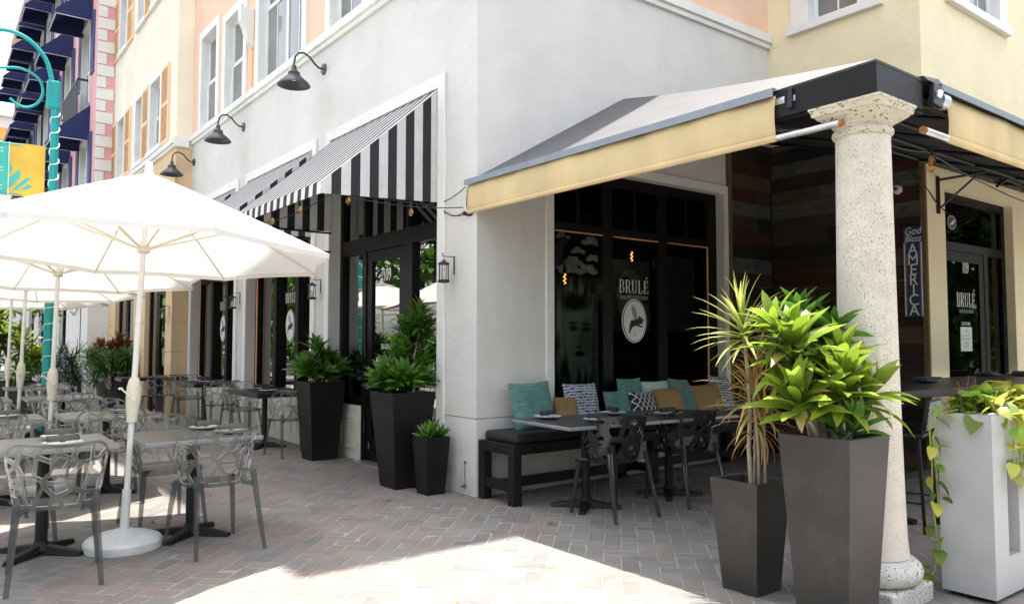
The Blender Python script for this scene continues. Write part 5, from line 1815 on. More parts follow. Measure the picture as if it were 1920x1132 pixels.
for x, y, z, r, lb in SP:
    dup(pl, (x, y, z), 0, 'white plate: ' + lb)
    dup(nk, (x, y, z + .023), R(r), 'charcoal napkin roll lying on ' + lb)
no = make_napkin('olive grey napkin roll on the far plate of the table right of the near umbrella', (-2.30, .38, .765), R(25), M['napkin_olive'])
LP = [
    (-2.30, .38, .742, None, 'far plate on the table right of the near umbrella'),
    (-2.22, .02, .742, 0, 'near plate on the table right of the near umbrella'),
    (-3.32, -.02, .742, 12, 'near plate on the left table behind the front chair'),
    (-3.28, .42, .742, -8, 'far plate on the nearest left table'),
    (-2.50, 2.42, .742, 20, 'plate on the table right of the second umbrella pole'),
    (-3.45, 2.4, .742, 5, 'plate on the table left of the second umbrella pole'),
    (-.40, 4.3, .762, 30, 'near plate on the first black wall table'),
    (-.30, 4.8, .762, 10, 'far plate on the first black wall table'),
    (-.40, 7.15, .762, 30, 'near plate on the second black wall table'),
    (-.30, 7.65, .762, 0, 'far plate on the second black wall table'),
]
for x, y, z, r, lb in LP:
    dup(pl, (x, y, z), 0, 'white ' + lb)
    if r is not None:
        dup(no if x < -1 else nk, (x, y, z + .023), R(r), ('olive grey' if x < -1 else 'charcoal') + ' napkin roll on the ' + lb)

# bar table on the right with settings, stools with woven backs
bar = thing('bar_table', 'long dark high table under the right awning, behind the white planter', 'table', (4.3, -2.65, 0))
g = G(); g.box(1.75, -3.05, .985, 7.0, -2.20, 1.05); g.build('tabletop', M['table_black'], bar, world=True, bev=.006)
for x in (2.1, 4.4, 6.7):
    g = G(); g.box(x - .04, -2.66, .03, x + .04, -2.58, .984); g.box(x - .04, -2.95, 0, x + .04, -2.30, .04); g.build('leg', M['iron'], bar, world=True)
g = G(); g.box(2.141, -2.64, .25, 4.359, -2.60, .30); g.build('foot_rail', M['iron'], bar, world=True)
for i, (x, y) in enumerate(((3.25, -2.55), (5.1, -2.35), (5.55, -2.5), (6.5, -2.4))):
    nm = ('nearest the column', 'behind the dry twigs', 'in the middle of the bar table', 'at the right end')[i]
    dup(pl, (x, y, 1.052), 0, 'white plate on the bar table, ' + nm)
    t = thing('folded_napkin', 'slate folded napkin across the plate ' + nm, 'napkin', (x, y, 1.074), R(8 * i), 'folded napkins')
    g = G(); g.box(-.16, -.07, 0, .16, .07, .012); g.box(-.155, -.065, .0125, .15, .06, .026); g.build('cloth', M['napkin'], t, bev=.004)
def make_stool(label, loc, rz):
    t = thing('bar_stool', label, 'stool', loc, rz, 'bar stools')
    for sx in (-1, 1):
        for sy in (-1, 1):
            g = G(); g.tube([(sx * .17, sy * .16, .70), (sx * .21, sy * .2, 0)], .014, 8); g.build('leg', M['iron'], t, True)
    g = G(); g.tube([(.2, .19, .22), (-.2, .19, .22), (-.2, -.19, .22), (.2, -.19, .22), (.2, .19, .22)], .009, 6); g.build('footrest', M['iron'], t, True)
    g = G(); g.box(-.21, -.20, .70, .21, .20, .735); g.build('seat', M['iron'], t, bev=.012)
    for sx in (-1, 1):
        g = G(); g.tube([(sx * .19, -.19, .72), (sx * .2, -.23, .98)], .012, 8); g.build('back_post', M['iron'], t, True)
    g = G(); k = 0
    for i in range(20):
        for j in range(9):
            x = -.19 + i * .019; z = .765 + j * .023
            if (i + j) % 2: g.hexa([(x, -.222 - (z - .72) * .13, z), (x + .016, -.222 - (z - .72) * .13, z), (x + .016, -.214 - (z - .72) * .13, z), (x, -.214 - (z - .72) * .13, z)], [(x + .008, -.224 - (z - .70) * .13, z + .021), (x + .017, -.224 - (z - .70) * .13, z + .021), (x + .017, -.216 - (z - .70) * .13, z + .021), (x + .008, -.216 - (z - .70) * .13, z + .021)])
    tag(g.build('woven_back', M['weave'], t), None, None, None, 'stuff')
    g = G(); g.hexa([(-.195, -.215, .755), (.195, -.215, .755), (.195, -.210, .755), (-.195, -.210, .755)], [(-.195, -.246, .985), (.195, -.246, .985), (.195, -.241, .985), (-.195, -.241, .985)]); g.build('back_panel', M['iron'], t)
    return t
st = make_stool('black stool with a black and white woven back behind the column', (2.02, -2.90, 0), R(12))
dup(st, (3.2, -3.2, 0), R(-4), 'black stool with a woven back behind the hanging vine')
dup(st, (4.4, -3.2, 0), R(3), 'black stool with a woven back hidden by the white planter')

# ------------------------------------------------------------ bench with cushion and pillows
bn = thing('bench', 'long black slatless bench along the terrace wall below the window', 'bench', (1.9, -.3, 0))
g = G(); g.box(.0, -.565, .44, 3.6, -.03, .53); g.build('seat_frame', M['wood_bench'], bn, world=True, bev=.006)
for x in (0, 1.75, 3.51):
    for y in (-.565, -.12):
        g = G(); g.box(x + .0005, y + .0005, 0, x + .089, y + .0895, .4395); g.build('leg', M['wood_bench'], bn, world=True, bev=.005)
    g = G(); g.box(x + .012, -.474, .115, x + .078, -.121, .20); g.build('side_rail', M['wood_bench'], bn, world=True, bev=.004)
g = G(); g.box(.08, -.325, .116, 3.52, -.26, .199); g.build('stretcher', M['wood_bench'], bn, world=True, bev=.004)
cu = thing('bench_cushion', 'charcoal seat cushion running along the black bench', 'cushion', (1.9, -.3, .53))
g = G(); g.box(.05, -.545, .532, 3.56, -.05, .615); o = g.build('pad', M['cushion'], cu, world=True, bev=.03)
def pillow_mesh(w, h, t, mat, name, seed):
    rnd = random.Random(seed)
    g = G(); n = 14
    for s in (1, -1):
        vs = []; fs = []
        for i in range(n + 1):
            for j in range(n + 1):
                u, v = -1 + 2 * i / n, -1 + 2 * j / n
                e = (1 - u ** 4) * (1 - v ** 4)
                pin = 1 - .07 * (1 - (abs(u) * abs(v)) ** 1.5) * max(abs(u), abs(v)) ** 4
                th = t / 2 * max(0, e) ** .55 * (1 + .10 * math.sin(u * 3 + seed) * math.cos(v * 4 + seed))
                vs.append((w / 2 * u * (1 - .06 * (1 - v * v) * abs(u) ** 3), -s * th, h / 2 * v * (1 - .06 * (1 - u * u) * abs(v) ** 3)))
        for i in range(n):
            for j in range(n):
                b = i * (n + 1) + j
                q = (b, b + 1, b + n + 2, b + n + 1)
                fs.append(q if s == -1 else q[::-1])
        g.add(vs, fs)
    return g
PILL = [
    (.47, -.17, .47, .46, .14, 'teal_fab', -4, -16, 'large teal woven pillow at the left end of the bench'),
    (.90, -.16, .30, .30, .11, 'tan_fab', 3, -16, 'small tan pillow between the large teal and the wavy navy pillow'),
    (1.16, -.10, .46, .42, .12, 'wave_fab', 2, -14, 'navy pillow with white wavy lines, left of the bench window'),
    (1.60, -.16, .32, .33, .12, 'teal_fab', -3, -16, 'small teal pillow beside the wavy navy pillow'),
    (1.94, -.20, .38, .32, .12, 'lattice_fab', 4, -20, 'black pillow with a white diamond lattice'),
    (2.34, -.20, .40, .34, .12, 'tan_fab', -5, -18, 'tan pillow right of the black lattice pillow'),
    (2.66, -.12, .42, .44, .12, 'teal_fab', 10, -22, 'teal pillow between the two larger tan pillows'),
    (3.00, -.18, .44, .36, .12, 'tan_fab', -8, -18, 'tan pillow farthest right on the bench'),
    (3.34, -.12, .42, .44, .12, 'wave_fab', 6, -16, 'wavy navy pillow behind the spiky plant'),
    (1.92, -.03, .36, .44, .10, 'teal_fab', 0, -8, 'dark teal pillow standing behind the black lattice pillow'),
    (2.36, -.04, .50, .40, .10, 'pale_fab', -3, -8, 'pale aqua pillow standing behind a tan pillow'),
]
for i, (x, y, w_, h_, t_, mk, rz, rx, lb) in enumerate(PILL):
    t = pillow_mesh(w_, h_, t_, M[mk], 'pillow', i).build('pillow', M[mk], None, True, angle=75)
    t.location = (x, y - .07, .613 + h_ / 2 * math.cos(R(rx)) - .01)
    t.rotation_euler = (R(rx), R(rz * .5), R(rz))
    tag(t, lb, 'pillow', 'pillows on the bench')

# ------------------------------------------------------------ umbrellas
def make_umbrella(label):
    t = thing('market_umbrella', label, 'umbrella', (0, 0, 0), 0, 'white market umbrellas')
    g = G(); g.lathe([(.005, 0.002), (.245, .002), (.25, .02), (.25, .055), (.235, .075), (.16, .105), (.10, .118), (.06, .128), (.055, .135)], 40); g.build('base', M['umb_base'], t, True, angle=30)
    top = Vector((.055, .12, 2.60))
    def at(z): return Vector((top.x * z / 2.6, top.y * z / 2.6, z))
    g = G(); g.tube([at(.12), at(.40)], .030, 14); g.build('base_sleeve', M['umb_base'], t, True)
    g = G(); g.tube([at(.40), at(2.63)], .0205, 14); g.build('pole', M['plastic_white'], t, True)
    g = G(); g.tube([at(.86), at(.90), at(.95), at(1.02), at(1.10), at(1.15), at(1.17)], [.034, .036, .042, .048, .046, .036, .026], 16); g.build('crank_housing', M['crank'], t, True)
    g = G(); c = at(1.02); g.tube([c + Vector((.03, -.04, .0)), c + Vector((.035, -.062, .0))], .012, 10); g.tube([c + Vector((.035, -.058, 0)), c + Vector((-.055, -.062, .075))], .0055, 8); g.tube([c + Vector((-.055, -.05, .075)), c + Vector((-.055, -.088, .078))], .008, 8); g.build('crank_handle', M['plastic_white'], t, True)
    hub = at(2.09)
    g = G(); g.tube([at(2.055), at(2.065), at(2.11), at(2.13)], [.034, .044, .046, .03], 16); g.build('hub', M['crank'], t, True)
    ax = (at(2.6) - at(2.0)).normalized()
    rot = Matrix.Translation(at(0)) @ Vector((0, 0, 1)).rotation_difference(ax).to_matrix().to_4x4()
    # canopy: eight panels with a gentle sag, hem and vent cap
    n = 8; RR = 1.36; zr, za = 2.065, 2.645; off = R(-49)
    g = G(); vs = []; fs = []
    per = 8; rings = 9
    for k in range(rings + 1):
        r = k / rings
        for j in range(n * per):
            a = off + 2 * PI * j / (n * per)
            jj = (j % per) / per
            aw = PI / n
            poly = math.cos(aw) / math.cos((jj - .5) * 2 * aw)
            rad = RR * r * poly * (1 - .035 * math.sin(PI * jj) * r)
            z = za + (zr - za) * r ** 1.06 - .05 * math.sin(PI * jj) * math.sin(PI * min(1, r * .9)) * r + .02 * math.sin(PI * jj) * r ** 6
            vs.append((rad * math.cos(a), rad * math.sin(a), z))
    m = n * per
    for k in range(rings):
        for j in range(m):
            fs.append((k * m + j, k * m + (j + 1) % m, (k + 1) * m + (j + 1) % m, (k + 1) * m + j))
    # hem
    b = len(vs)
    for j in range(m):
        x, y, z = vs[rings * m + j]; vs.append((x * .997, y * .997, z - .035))
    for j in range(m): fs.append((rings * m + j, rings * m + (j + 1) % m, b + (j + 1) % m, b + j))
    g.add([rot @ Vector(v) for v in vs], fs)
    cnp = g.build('canopy', M['canopy'], t, True, angle=14)
    g = G(); g.lathe([(.001, .085), (.018, .08), (.024, .06), (.026, .01), (.034, .0), (.034, -.03)], 16, 0, (0, 0, 2.645)); g.v = [tuple(rot @ Vector(v)) for v in g.v]; g.build('finial', M['plastic_white'], t, True)
    g0 = [(math.cos(off + 2 * PI * k / n), math.sin(off + 2 * PI * k / n)) for k in range(n)]
    for (c, s) in g0:
        g = G()
        pts = [(RR * r * c * .985, RR * r * s * .985, za + (zr - za) * r ** 1.06 - .022) for r in (.02, .25, .5, .75, 1.0)]
        g.tube([rot @ Vector(p) for p in pts], .0075, 6)
        g.build('rib', M['crank'], t, True)
        g = G(); r = .52
        g.tube([hub + Vector((c * .04, s * .04, 0)), rot @ Vector((RR * r * c, RR * r * s, za + (zr - za) * r ** 1.06 - .03))], .0085, 6)
        g.build('strut', M['crank'], t, True)
    return t
um = make_umbrella('nearest white market umbrella, filling the left of the terrace')
um.location = (-2.93, .05, 0); um.rotation_euler = (0, 0, R(-37))
dup(um, (-3.095, 2.69, 0), R(-37), 'second white market umbrella behind the nearest one', rot=(0, R(-1.2), R(-30)))
dup(um, (-3.13, 5.38, 0), R(-30), 'third white market umbrella, its pole at the far left', rot=(0, R(-2), R(-52)))
dup(um, (-3.05, 8.1, 0), R(-20), 'fourth white market umbrella in front of the leafy planter', rot=(0, R(-2), R(-37)))

# ------------------------------------------------------------ planters
def make_planter(label, loc, top, base, h, mat, rz=0, group='tall tapered planters'):
    t = thing('tapered_planter', label, 'planter', loc, rz, group)
    a, b = top / 2, base / 2
    g = G()
    sq = lambda r, z: [(-r, -r, z), (r, -r, z), (r, r, z), (-r, r, z)]
    k = a - .022
    vs = sq(b, 0) + sq(a, h) + sq(k, h) + sq(k - .01, h - .09)
    fs = [(3, 2, 1, 0)]
    for l in (0, 4, 8):
        for i in range(4):
            j = (i + 1) % 4
            fs.append((l + i, l + j, l + 4 + j, l + 4 + i))
    g.add(vs, fs)
    g.build('pot', mat, t, bev=.006)
    g = G(); n = 8
    vs = []; fs = []
    for i in range(n + 1):
        for j in range(n + 1):
            vs.append(((-1 + 2 * i / n) * (k - .011), (-1 + 2 * j / n) * (k - .011), h - .075 + random.uniform(-.008, .008)))
    for i in range(n):
        for j in range(n):
            q = i * (n + 1) + j; fs.append((q, q + n + 1, q + n + 2, q + 1))
    g.add(vs, fs); g.build('soil', M['soil'], t)
    return t
make_planter('tall black planter left of the doorway numbered 109', (-.19, 3.08, 0), .46, .32, .94, M['planter_black'])
make_planter('tall black planter right of the doorway, against the corner wall', (-.27, .90, 0), .48, .32, .93, M['planter_black'])
make_planter('small black planter beside the corner of the grey wall', (-.235, .41, 0), .265, .195, .535, M['planter_black'])
make_planter('medium charcoal planter holding the spiky yellow plant', (-.235, -3.12, 0), .325, .232, .635, M['planter_brown'])
make_planter('largest charcoal planter in front of the stone column', (-.335, -3.70, 0), .392, .275, .95, M['planter_brown'])

# white planter with a slot through it
wp = thing('white_planter', 'tall white planter box with a tall slot, trailing pothos at the right edge', 'planter', (1.2, -3.96, 0))
g = G()
wallpanel(g, 'Y', -4.10, .28, .56, 2.0, .03, 1.02, [(.745, .90, .235, .765), (1.25, 1.45, .235, .765)])
g.build('box', M['planter_white'], wp, world=True)
g = G(); g.box(.60, -4.07, 0, 1.96, -3.85, .0295); g.build('plinth', M['planter_black'], wp, world=True)
g = G(); g.box(.585, -4.075, .96, 1.975, -3.845, .999); g.build('soil', M['soil'], wp, world=True)
for e in ((.5605, -4.0995, 1.99, -4.08), (.5605, -3.84, 1.99, -3.8205)):
    g = G(); g.box(e[0], e[1], 1.0205, e[2], e[3], 1.03); g.build('rim', M['planter_white'], wp, world=True, bev=.003)

# ------------------------------------------------------------ plants in the planters
GEO = {}
def geos(key, n, L, W, **kw):
    out = []
    for i in range(n):
        k2 = dict(kw); k2['bend'] = kw.get('bend', .6) * random.uniform(.5, 1.6); k2['twist'] = random.uniform(-.35, .35)
        out.append(leaf_geo(L * random.uniform(.85, 1.15), W * random.uniform(.85, 1.15), **k2))
    GEO[key] = out
    return out
LB = leaf_meshes('leaf', M['leaf_bright'], .285, .072, 8, bend=.75, fold=.24, segs=5, shape='obl')
LBG = leaf_meshes('leaf', M['leaf_green'], .235, .062, 8, bend=.7, fold=.24, segs=5, shape='obl')
LB += leaf_meshes('leaf', leaf_mat('ageing_dracaena_leaf', (.16, .24, .03), (.42, .26, .08), .3), .24, .055, 1, bend=1.0, fold=.3, segs=5, shape='obl')
LSP = leaf_meshes('leaf', M['leaf_spike'], .33, .019, 6, bend=.5, fold=.3, segs=5, shape='strap')
LRU = leaf_meshes('leaf', M['leaf_rust'], .30, .016, 6, bend=.9, fold=.3, segs=5, shape='strap')
LGR = leaf_meshes('leaf', M['leaf_green'], .25, .050, 8, bend=.55, fold=.28, segs=4)

def stem(parent, pts, r, mat, name='stem'):
    g = G(); g.tube(pts, r, 7); return g.build(name, mat, parent, True)

# big lime dracaena
p = thing('dracaena', 'lime green broad leaved dracaena in the largest charcoal planter', 'plant', (-.335, -3.70, .875))
heads = [((-.05, -.07, .30), 62, LB, 1.0, (.25, .05)), ((-.13, .13, .50), 56, LB, 1.0, (.1, -.2)), ((.14, .26, .66), 42, LBG, .95, (-.2, .1)), ((.22, .12, .58), 36, LBG, .9, (-.1, .4)),
         ((-.21, .06, .24), 34, LB, .95, (.2, -.5)), ((.13, -.11, .26), 36, LB, .95, (.4, .4)), ((-.06, -.13, .10), 22, LBG, .85, (.6, -.2)), ((-.02, .10, .34), 30, LBG, .9, (0, 0)), ((-.15, .22, .62), 30, LB, .8, (-.2, -.3)), ((.04, .0, .42), 30, LB, .95, (.2, .2))]
for c, n, ms, s, tl in heads:
    put_leaves(p, ms, rosette_mats(Vector(c), int(n * .98), 86, -28 if c[2] > .25 else 8, tl, .7 * s, 1.05 * s, .22), zmin=.085, L=.285)
    stem(p, [(c[0] * .35, c[1] * .35, 0), (c[0] * .6, c[1] * .6, c[2] * .5), c], [.016, .013, .011], M['stem'])
# spiky dracaena
p = thing('spiky_dracaena', 'spiky yellow dracaena with thin rust tinged leaves in the medium planter', 'plant', (-.235, -3.12, .56))
for c, n, ms, s, e0, e1, tl in [((-.03, .01, .95), 54, LSP, 1.0, 88, -14, (0, -.25)), ((.0, -.03, .60), 40, LRU, 1.0, 80, -25, (.1, -.1)), ((.06, -.06, .44), 38, LRU, 1.0, 80, -30, (.2, .2)), ((.05, -.02, .74), 24, LRU, .85, 70, -20, (0, .2)), ((.03, .0, .52), 12, LSP, .9, 50, -50, (0, .0))]:
    put_leaves(p, ms, rosette_mats(Vector(c), n, e0, e1, tl, .7 * s, 1.1 * s, .25))
stem(p, [(-.01, -.02, -.03), (-.035, -.02, .25), (.0, -.01, .48), (-.01, 0, .72), (-.03, .01, .95)], [.014, .012, .012, .011, .009], M['stem'])
stem(p, [(.03, -.04, -.03), (.01, -.05, .28), (0, -.03, .60)], .009, M['stem'])
stem(p, [(.06, -.06, -.03), (.06, -.06, .44)], .008, M['stem'])
stem(p, [(.02, -.01, -.03), (.05, -.02, .74)], .007, M['stem'])
# doorway plants
p = thing('dracaena', 'bushy dark green dracaena in the tall planter left of the doorway', 'plant', (-.19, 3.08, .86))
for c, n, s, tl in [((-.05, 0, .42), 44, 1.1, (0, -.1)), ((-.18, -.08, .22), 34, 1.1, (.4, -.5)), ((.12, .1, .26), 32, 1.0, (-.3, .5)), ((.14, -.12, .2), 34, 1.05, (.5, .45)), ((-.04, -.16, .14), 30, 1.0, (.8, 0)), ((-.14, .16, .22), 24, 1.0, (-.5, -.4)), ((.02, -.04, .30), 30, 1.0, (.1, .2))]:
    put_leaves(p, LGR, rosette_mats(Vector(c), int(n * 1.5), 86, -12 if c[2] > .29 else 10, tl, .8 * s, 1.15 * s, .22), zmin=.09)
    stem(p, [(c[0] * .3, c[1] * .3, 0), c], .012, M['stem'])
p = thing('dracaena', 'dark green dracaena with a raised leggy head in the planter right of the doorway', 'plant', (-.27, .90, .85))
for c, n, s, tl in [((-.14, .0, .22), 36, 1.05, (.2, -.6)), ((-.06, -.14, .18), 34, 1.05, (.7, -.2)), ((.08, -.14, .17), 34, 1.0, (.7, .4)), ((-.02, .06, .32), 32, 1.0, (0, -.1)), ((.12, .04, .28), 30, 1.0, (.1, .5)), ((.16, -.1, .34), 24, .85, (.3, .3)), ((.17, -.02, .80), 50, .95, (.1, .1)), ((.10, .05, .66), 34, .95, (-.1, -.3)), ((.22, -.04, .66), 26, .85, (.2, .4)), ((.02, .02, .48), 30, .95, (0, -.1)), ((-.16, .1, .14), 24, .95, (-.3, -.6))]:
    put_leaves(p, LGR, rosette_mats(Vector(c), int(n * 1.5), 86, -12 if c[2] > .29 else 10, tl, .8 * s, 1.15 * s, .22), zmin=.09)
stem(p, [(.04, -.02, 0), (.06, -.06, .24), (.10, -.06, .44), (.16, -.03, .62), (.17, -.02, .80)], .010, M['stem'])
stem(p, [(.02, -.16, 0), (.03, -.18, .14), (.06, -.17, .30)], .010, M['stem'])
stem(p, [(.08, 0, 0), (.15, -.02, .40), (.20, -.02, .60), (.15, .04, .64)], .009, M['stem'])
p = thing('dracaena', 'small fresh green rosette plant in the small black planter', 'plant', (-.235, .41, .46))
for c, n, s, tl in [((0, 0, .06), 38, .95, (.2, .1)), ((-.06, -.02, .04), 22, .85, (.3, -.5)), ((.07, .0, .04), 22, .85, (.2, .5))]:
    put_leaves(p, LGR if n < 30 else LBG, rosette_mats(Vector(c), n, 82, 5, tl, .65 * s, .95 * s), zmin=.085)

# pothos spilling over the white planter
HP = leaf_meshes('leaf', M['leaf_pothos'], .135, .115, 5, bend=.7, fold=.22, segs=4, shape='heart')
HY = leaf_meshes('leaf', M['leaf_pothos_y'], .135, .115, 5, bend=.7, fold=.22, segs=4, shape='heart')
p = thing('pothos_vine', 'variegated yellow green pothos trailing over both ends of the white planter', 'plant', (.95, -3.96, 1.0))
rnd = random.Random(31)
def pleaf(pos, size, yellow, out):
    yaw = rnd.uniform(0, 2 * PI) if out is None else out + rnd.uniform(-.7, .7)
    m = Matrix.Translation(pos) @ Matrix.Rotation(yaw, 4, 'Z') @ Matrix.Rotation(rnd.uniform(-.9, .5), 4, 'X') @ Matrix.Rotation(rnd.uniform(-.4, .4), 4, 'Y') @ Matrix.Diagonal((size, size, size, 1))
    link('leaf', rnd.choice(HY if rnd.random() < yellow else HP), p, m)
for i in range(150):
    x = rnd.uniform(-.36, .75); t = (x + .36) / 1.11
    y = rnd.uniform(-.15, .13); z = rnd.uniform(.02, .12) + .08 * t * rnd.random()
    pleaf((x, y, z), rnd.uniform(.65, 1.15), .15 + 1.0 * t, None)
for i in range(30):
    a = (rnd.uniform(-.3, .7), rnd.uniform(-.1, .1), .0); b = (a[0] + rnd.uniform(-.08, .08), a[1] + rnd.uniform(-.1, .05), rnd.uniform(.06, .15))
    stem(p, [a, ((a[0] + b[0]) / 2, (a[1] + b[1]) / 2, b[2] * .7), b], .0035, M['stem_green'], 'vine')
def hang(path, step, size, yl, out):
    stem(p, path, .005, M['stem_green'], 'vine')
    P_ = [Vector(q) for q in path]
    for a, b in zip(P_[:-1], P_[1:]):
        n = max(1, int((b - a).length / step))
        for i in range(n):
            c = a.lerp(b, (i + rnd.random()) / n)
            m = Matrix.Translation(c) @ Matrix.Rotation(out + rnd.uniform(-2.0, 2.0), 4, 'Z') @ Matrix.Translation((0, .025, 0)) @ Matrix.Rotation(rnd.uniform(-1.3, .4), 4, 'X') @ Matrix.Rotation(rnd.uniform(-.8, .8), 4, 'Y') @ Matrix.Diagonal((size, size, size, 1)) @ Matrix.Diagonal((rnd.uniform(.42, 1.0),) * 3 + (1,))
            link('leaf', rnd.choice(HY if rnd.random() < yl else HP), p, m)
hang([(-.36, .10, .03), (-.42, .14, .06), (-.46, .155, -.06), (-.45, .15, -.28), (-.455, .15, -.5), (-.43, .14, -.72), (-.45, .15, -.86), (-.50, .17, -.91), (-.55, .2, -.86)], .070, .85, .35, 2.2)
hang([(-.36, .04, .04), (-.44, .10, .02), (-.455, .14, -.12), (-.44, .13, -.34), (-.43, .13, -.52)], .075, .8, .1, 2.0)
for x in (-.20, -.12, -.06, .02, .10, .18, .3):
    l = rnd.uniform(.3, .55)
    hang([(x, -.10, .03), (x + .01, -.165, .02), (x + .015, -.172, -l * .5), (x + rnd.uniform(-.02, .02), -.18, -l)], .05, .8, .75, 3.3)
# dry twigs standing in the white planter
tw = thing('dry_twigs', 'dry brown feathery twigs standing among the pothos in the white planter', 'dead plant', (.72, -3.95, 1.0))
for (x, y, lx, l) in ((-.10, .02, -.05, .20), (.02, .05, .05, .22), (.08, .03, .03, .21), (-.16, .06, -.12, .10), (.0, .0, -.06, .14)):
    g = G()
    pts = [(x + lx * t * t, y, l * t) for t in (0, .25, .5, .75, 1)]
    g.tube(pts, [.003, .003, .0025, .002, .0015], 5)
    for k in range(26):
        t = .25 + .75 * k / 26; b = Vector((x + lx * t * t, y, l * t)); a = rnd.uniform(0, 6.28)
        g.tube([b, b + Vector((math.cos(a) * .022, math.sin(a) * .022, rnd.uniform(-.006, .014)))], .0011, 3, cap=False)
    g.build('twig', M['dead'], tw)

# ------------------------------------------------------------ far planters and shrubs
def bush(name, label, loc, heads, key, mat, cat='plant', group=None, stems=True):
    t = thing(name, label, cat, loc, 0, group)
    g = G()
    for c, n, e0, e1, tl, s in heads:
        join_leaves(g, GEO[key], rosette_mats(Vector(c), n, e0, e1, tl, .75 * s, 1.1 * s))
    tag(g.build('foliage', mat, t, True), None, None, None, 'stuff')
    if stems:
        for c, *_ in heads[:8]:
            stem(t, [(c[0] * .3, c[1] * .3, 0), (c[0] * .5 + .03, c[1] * .5, c[2] * .5), c], [.022, .016, .012], M['stem'])
    return t
geos('far', 8, .30, .065, bend=.6, fold=.28, segs=3)
geos('fern', 8, .34, .022, bend=.9, fold=.2, segs=3, shape='strap')
geos('croton', 6, .20, .06, bend=.5, fold=.25, segs=3)
geos('palm', 8, .55, .02, bend=1.0, fold=.2, segs=4, shape='strap')
rr = random.Random(8)
pt = thing('rectangular_planter', 'long dark grey rectangular planter behind the umbrella tables at far left', 'planter', (-3.1, 10.35, 0))
g = G(); g.box(-3.9, 10.0, 0, -2.46, 10.65, .72); g.build('box', M['planter_brown'], pt, world=True, bev=.01)
g = G(); g.box(-3.87, 10.03, .7205, -2.49, 10.62, .735); g.build('soil', M['soil'], pt, world=True)
hd = []
for i in range(26):
    x = rr.uniform(-.75, .78); z = rr.uniform(.25, 1.55) * (1 - .25 * abs(x)); hd.append(((x, rr.uniform(-.3, .3), z), 30, 82, -30, (rr.uniform(-.4, .4), rr.uniform(-.4, .4) + x * .4), 1.15))
bush('tall_dracaena', 'tall leafy dracaena clump in the long planter at far left', (-3.15, 10.3, .72), hd, 'far', M['leaf_bright'])
hd = [((.55, -.2, 1.35), 34, 82, -20, (.2, .5), 1.0), ((.75, -.1, 1.15), 26, 82, -20, (.2, .8), .9), ((.3, -.25, .2), 30, 80, -10, (.5, .3), 1.0), ((-.2, -.28, .18), 30, 80, -10, (.5, .0), 1.0), ((.62, -.2, .22), 30, 80, -10, (.3, .5), .9)]
bush('tall_dracaena', 'leaning dracaena stems reaching right across the teal pole', (-3.0, 10.2, .72), hd, 'far', M['leaf_green'])
sp = thing('round_planter', 'round grey pot of the green fern shrub by the shop door', 'planter', (-.75, 12.9, 0))
g = G(); g.lathe([(.001, 0), (.24, 0), (.30, .3), (.34, .55), (.31, .55), (.29, .48), (.001, .48)], 26, cap=False); g.build('pot', M['planter_brown'], sp, True)
hd = [((rr.uniform(-.45, .45), rr.uniform(-.4, .4), rr.uniform(.0, .55)), 44, 85, -45, (rr.uniform(-.6, .6), rr.uniform(-.6, .6)), 1.0) for _ in range(34)]
bush('fern_shrub', 'round feathery green fern shrub by the tan shop door', (-.80, 12.8, .62), hd, 'fern', M['leaf_fern'])
hd = [((rr.uniform(-.35, .35), rr.uniform(-.3, .3), rr.uniform(.75, 1.15)), 18, 80, -20, (rr.uniform(-.5, .5), rr.uniform(-.5, .5)), 1.1) for _ in range(16)]
bush('croton', 'red and bronze croton rising behind the fern shrub', (-.78, 13.5, .35), hd, 'croton', M['leaf_croton'])
hd = [((rr.uniform(-.25, .25), rr.uniform(-.25, .25), rr.uniform(.3, .95)), 30, 85, -40, (rr.uniform(-.5, .5), rr.uniform(-.5, .5)), 1.0) for _ in range(12)]
bush('potted_palm', 'dark feathery potted palm in front of the seated person', (-1.35, 15.2, .2), hd, 'palm', M['leaf_dark'])
g_ = thing('round_planter', 'low dark pot of the feathery palm', 'planter', (-1.35, 15.2, 0))
g = G(); g.lathe([(.001, 0), (.16, 0), (.2, .3), (.18, .3), (.17, .26), (.001, .26)], 20, cap=False); g.build('pot', M['planter_black'], g_, True)

# ------------------------------------------------------------ teal street lamp with banner
lamp = thing('street_lamp', 'teal street lamp post with scroll arm, wrapped in white rope light', 'street lamp', (-2.5, 8.3, 0))
g = G(); g.lathe([(.13, 0), (.13, .25), (.10, .35), (.09, .45), (.078, .5), (.066, 2.8), (.058, 5.15)], 24); g.build('pole', M['teal_pole'], lamp, True)
g = G(); g.box(-.13, -.042, 5.15, .062, .042, 5.62); g.build('arm_socket', M['teal_pole'], lamp, bev=.03)
def arc(pts, r, nm):
    P_ = [Vector(q) for q in pts]; out = []
    for i in range(len(P_) - 1):
        a, b, c, d = P_[max(0, i - 1)], P_[i], P_[i + 1], P_[min(len(P_) - 1, i + 2)]
        for k in range(5):
            t = k / 5
            out.append(.5 * ((2 * b) + (c - a) * t + (2 * a - 5 * b + 4 * c - d) * t * t + (3 * b - a - 3 * c + d) * t ** 3))
    out.append(P_[-1])
    g = G(); g.tube(out, r, 8); return g.build(nm, M['teal_pole'], lamp, True)
arc([(-.06, 0, 5.60), (-.16, 0, 5.95), (-.42, 0, 6.22), (-.75, 0, 6.28), (-1.05, 0, 6.12), (-1.15, 0, 5.85)], .034, 'arm')
arc([(-.62, 0, 5.22), (-.52, 0, 5.14), (-.38, 0, 5.12), (-.24, 0, 5.22), (-.18, 0, 5.42), (-.26, 0, 5.62), (-.5, 0, 5.72), (-.85, 0, 5.66), (-1.12, 0, 5.70)], .022, 'scroll')
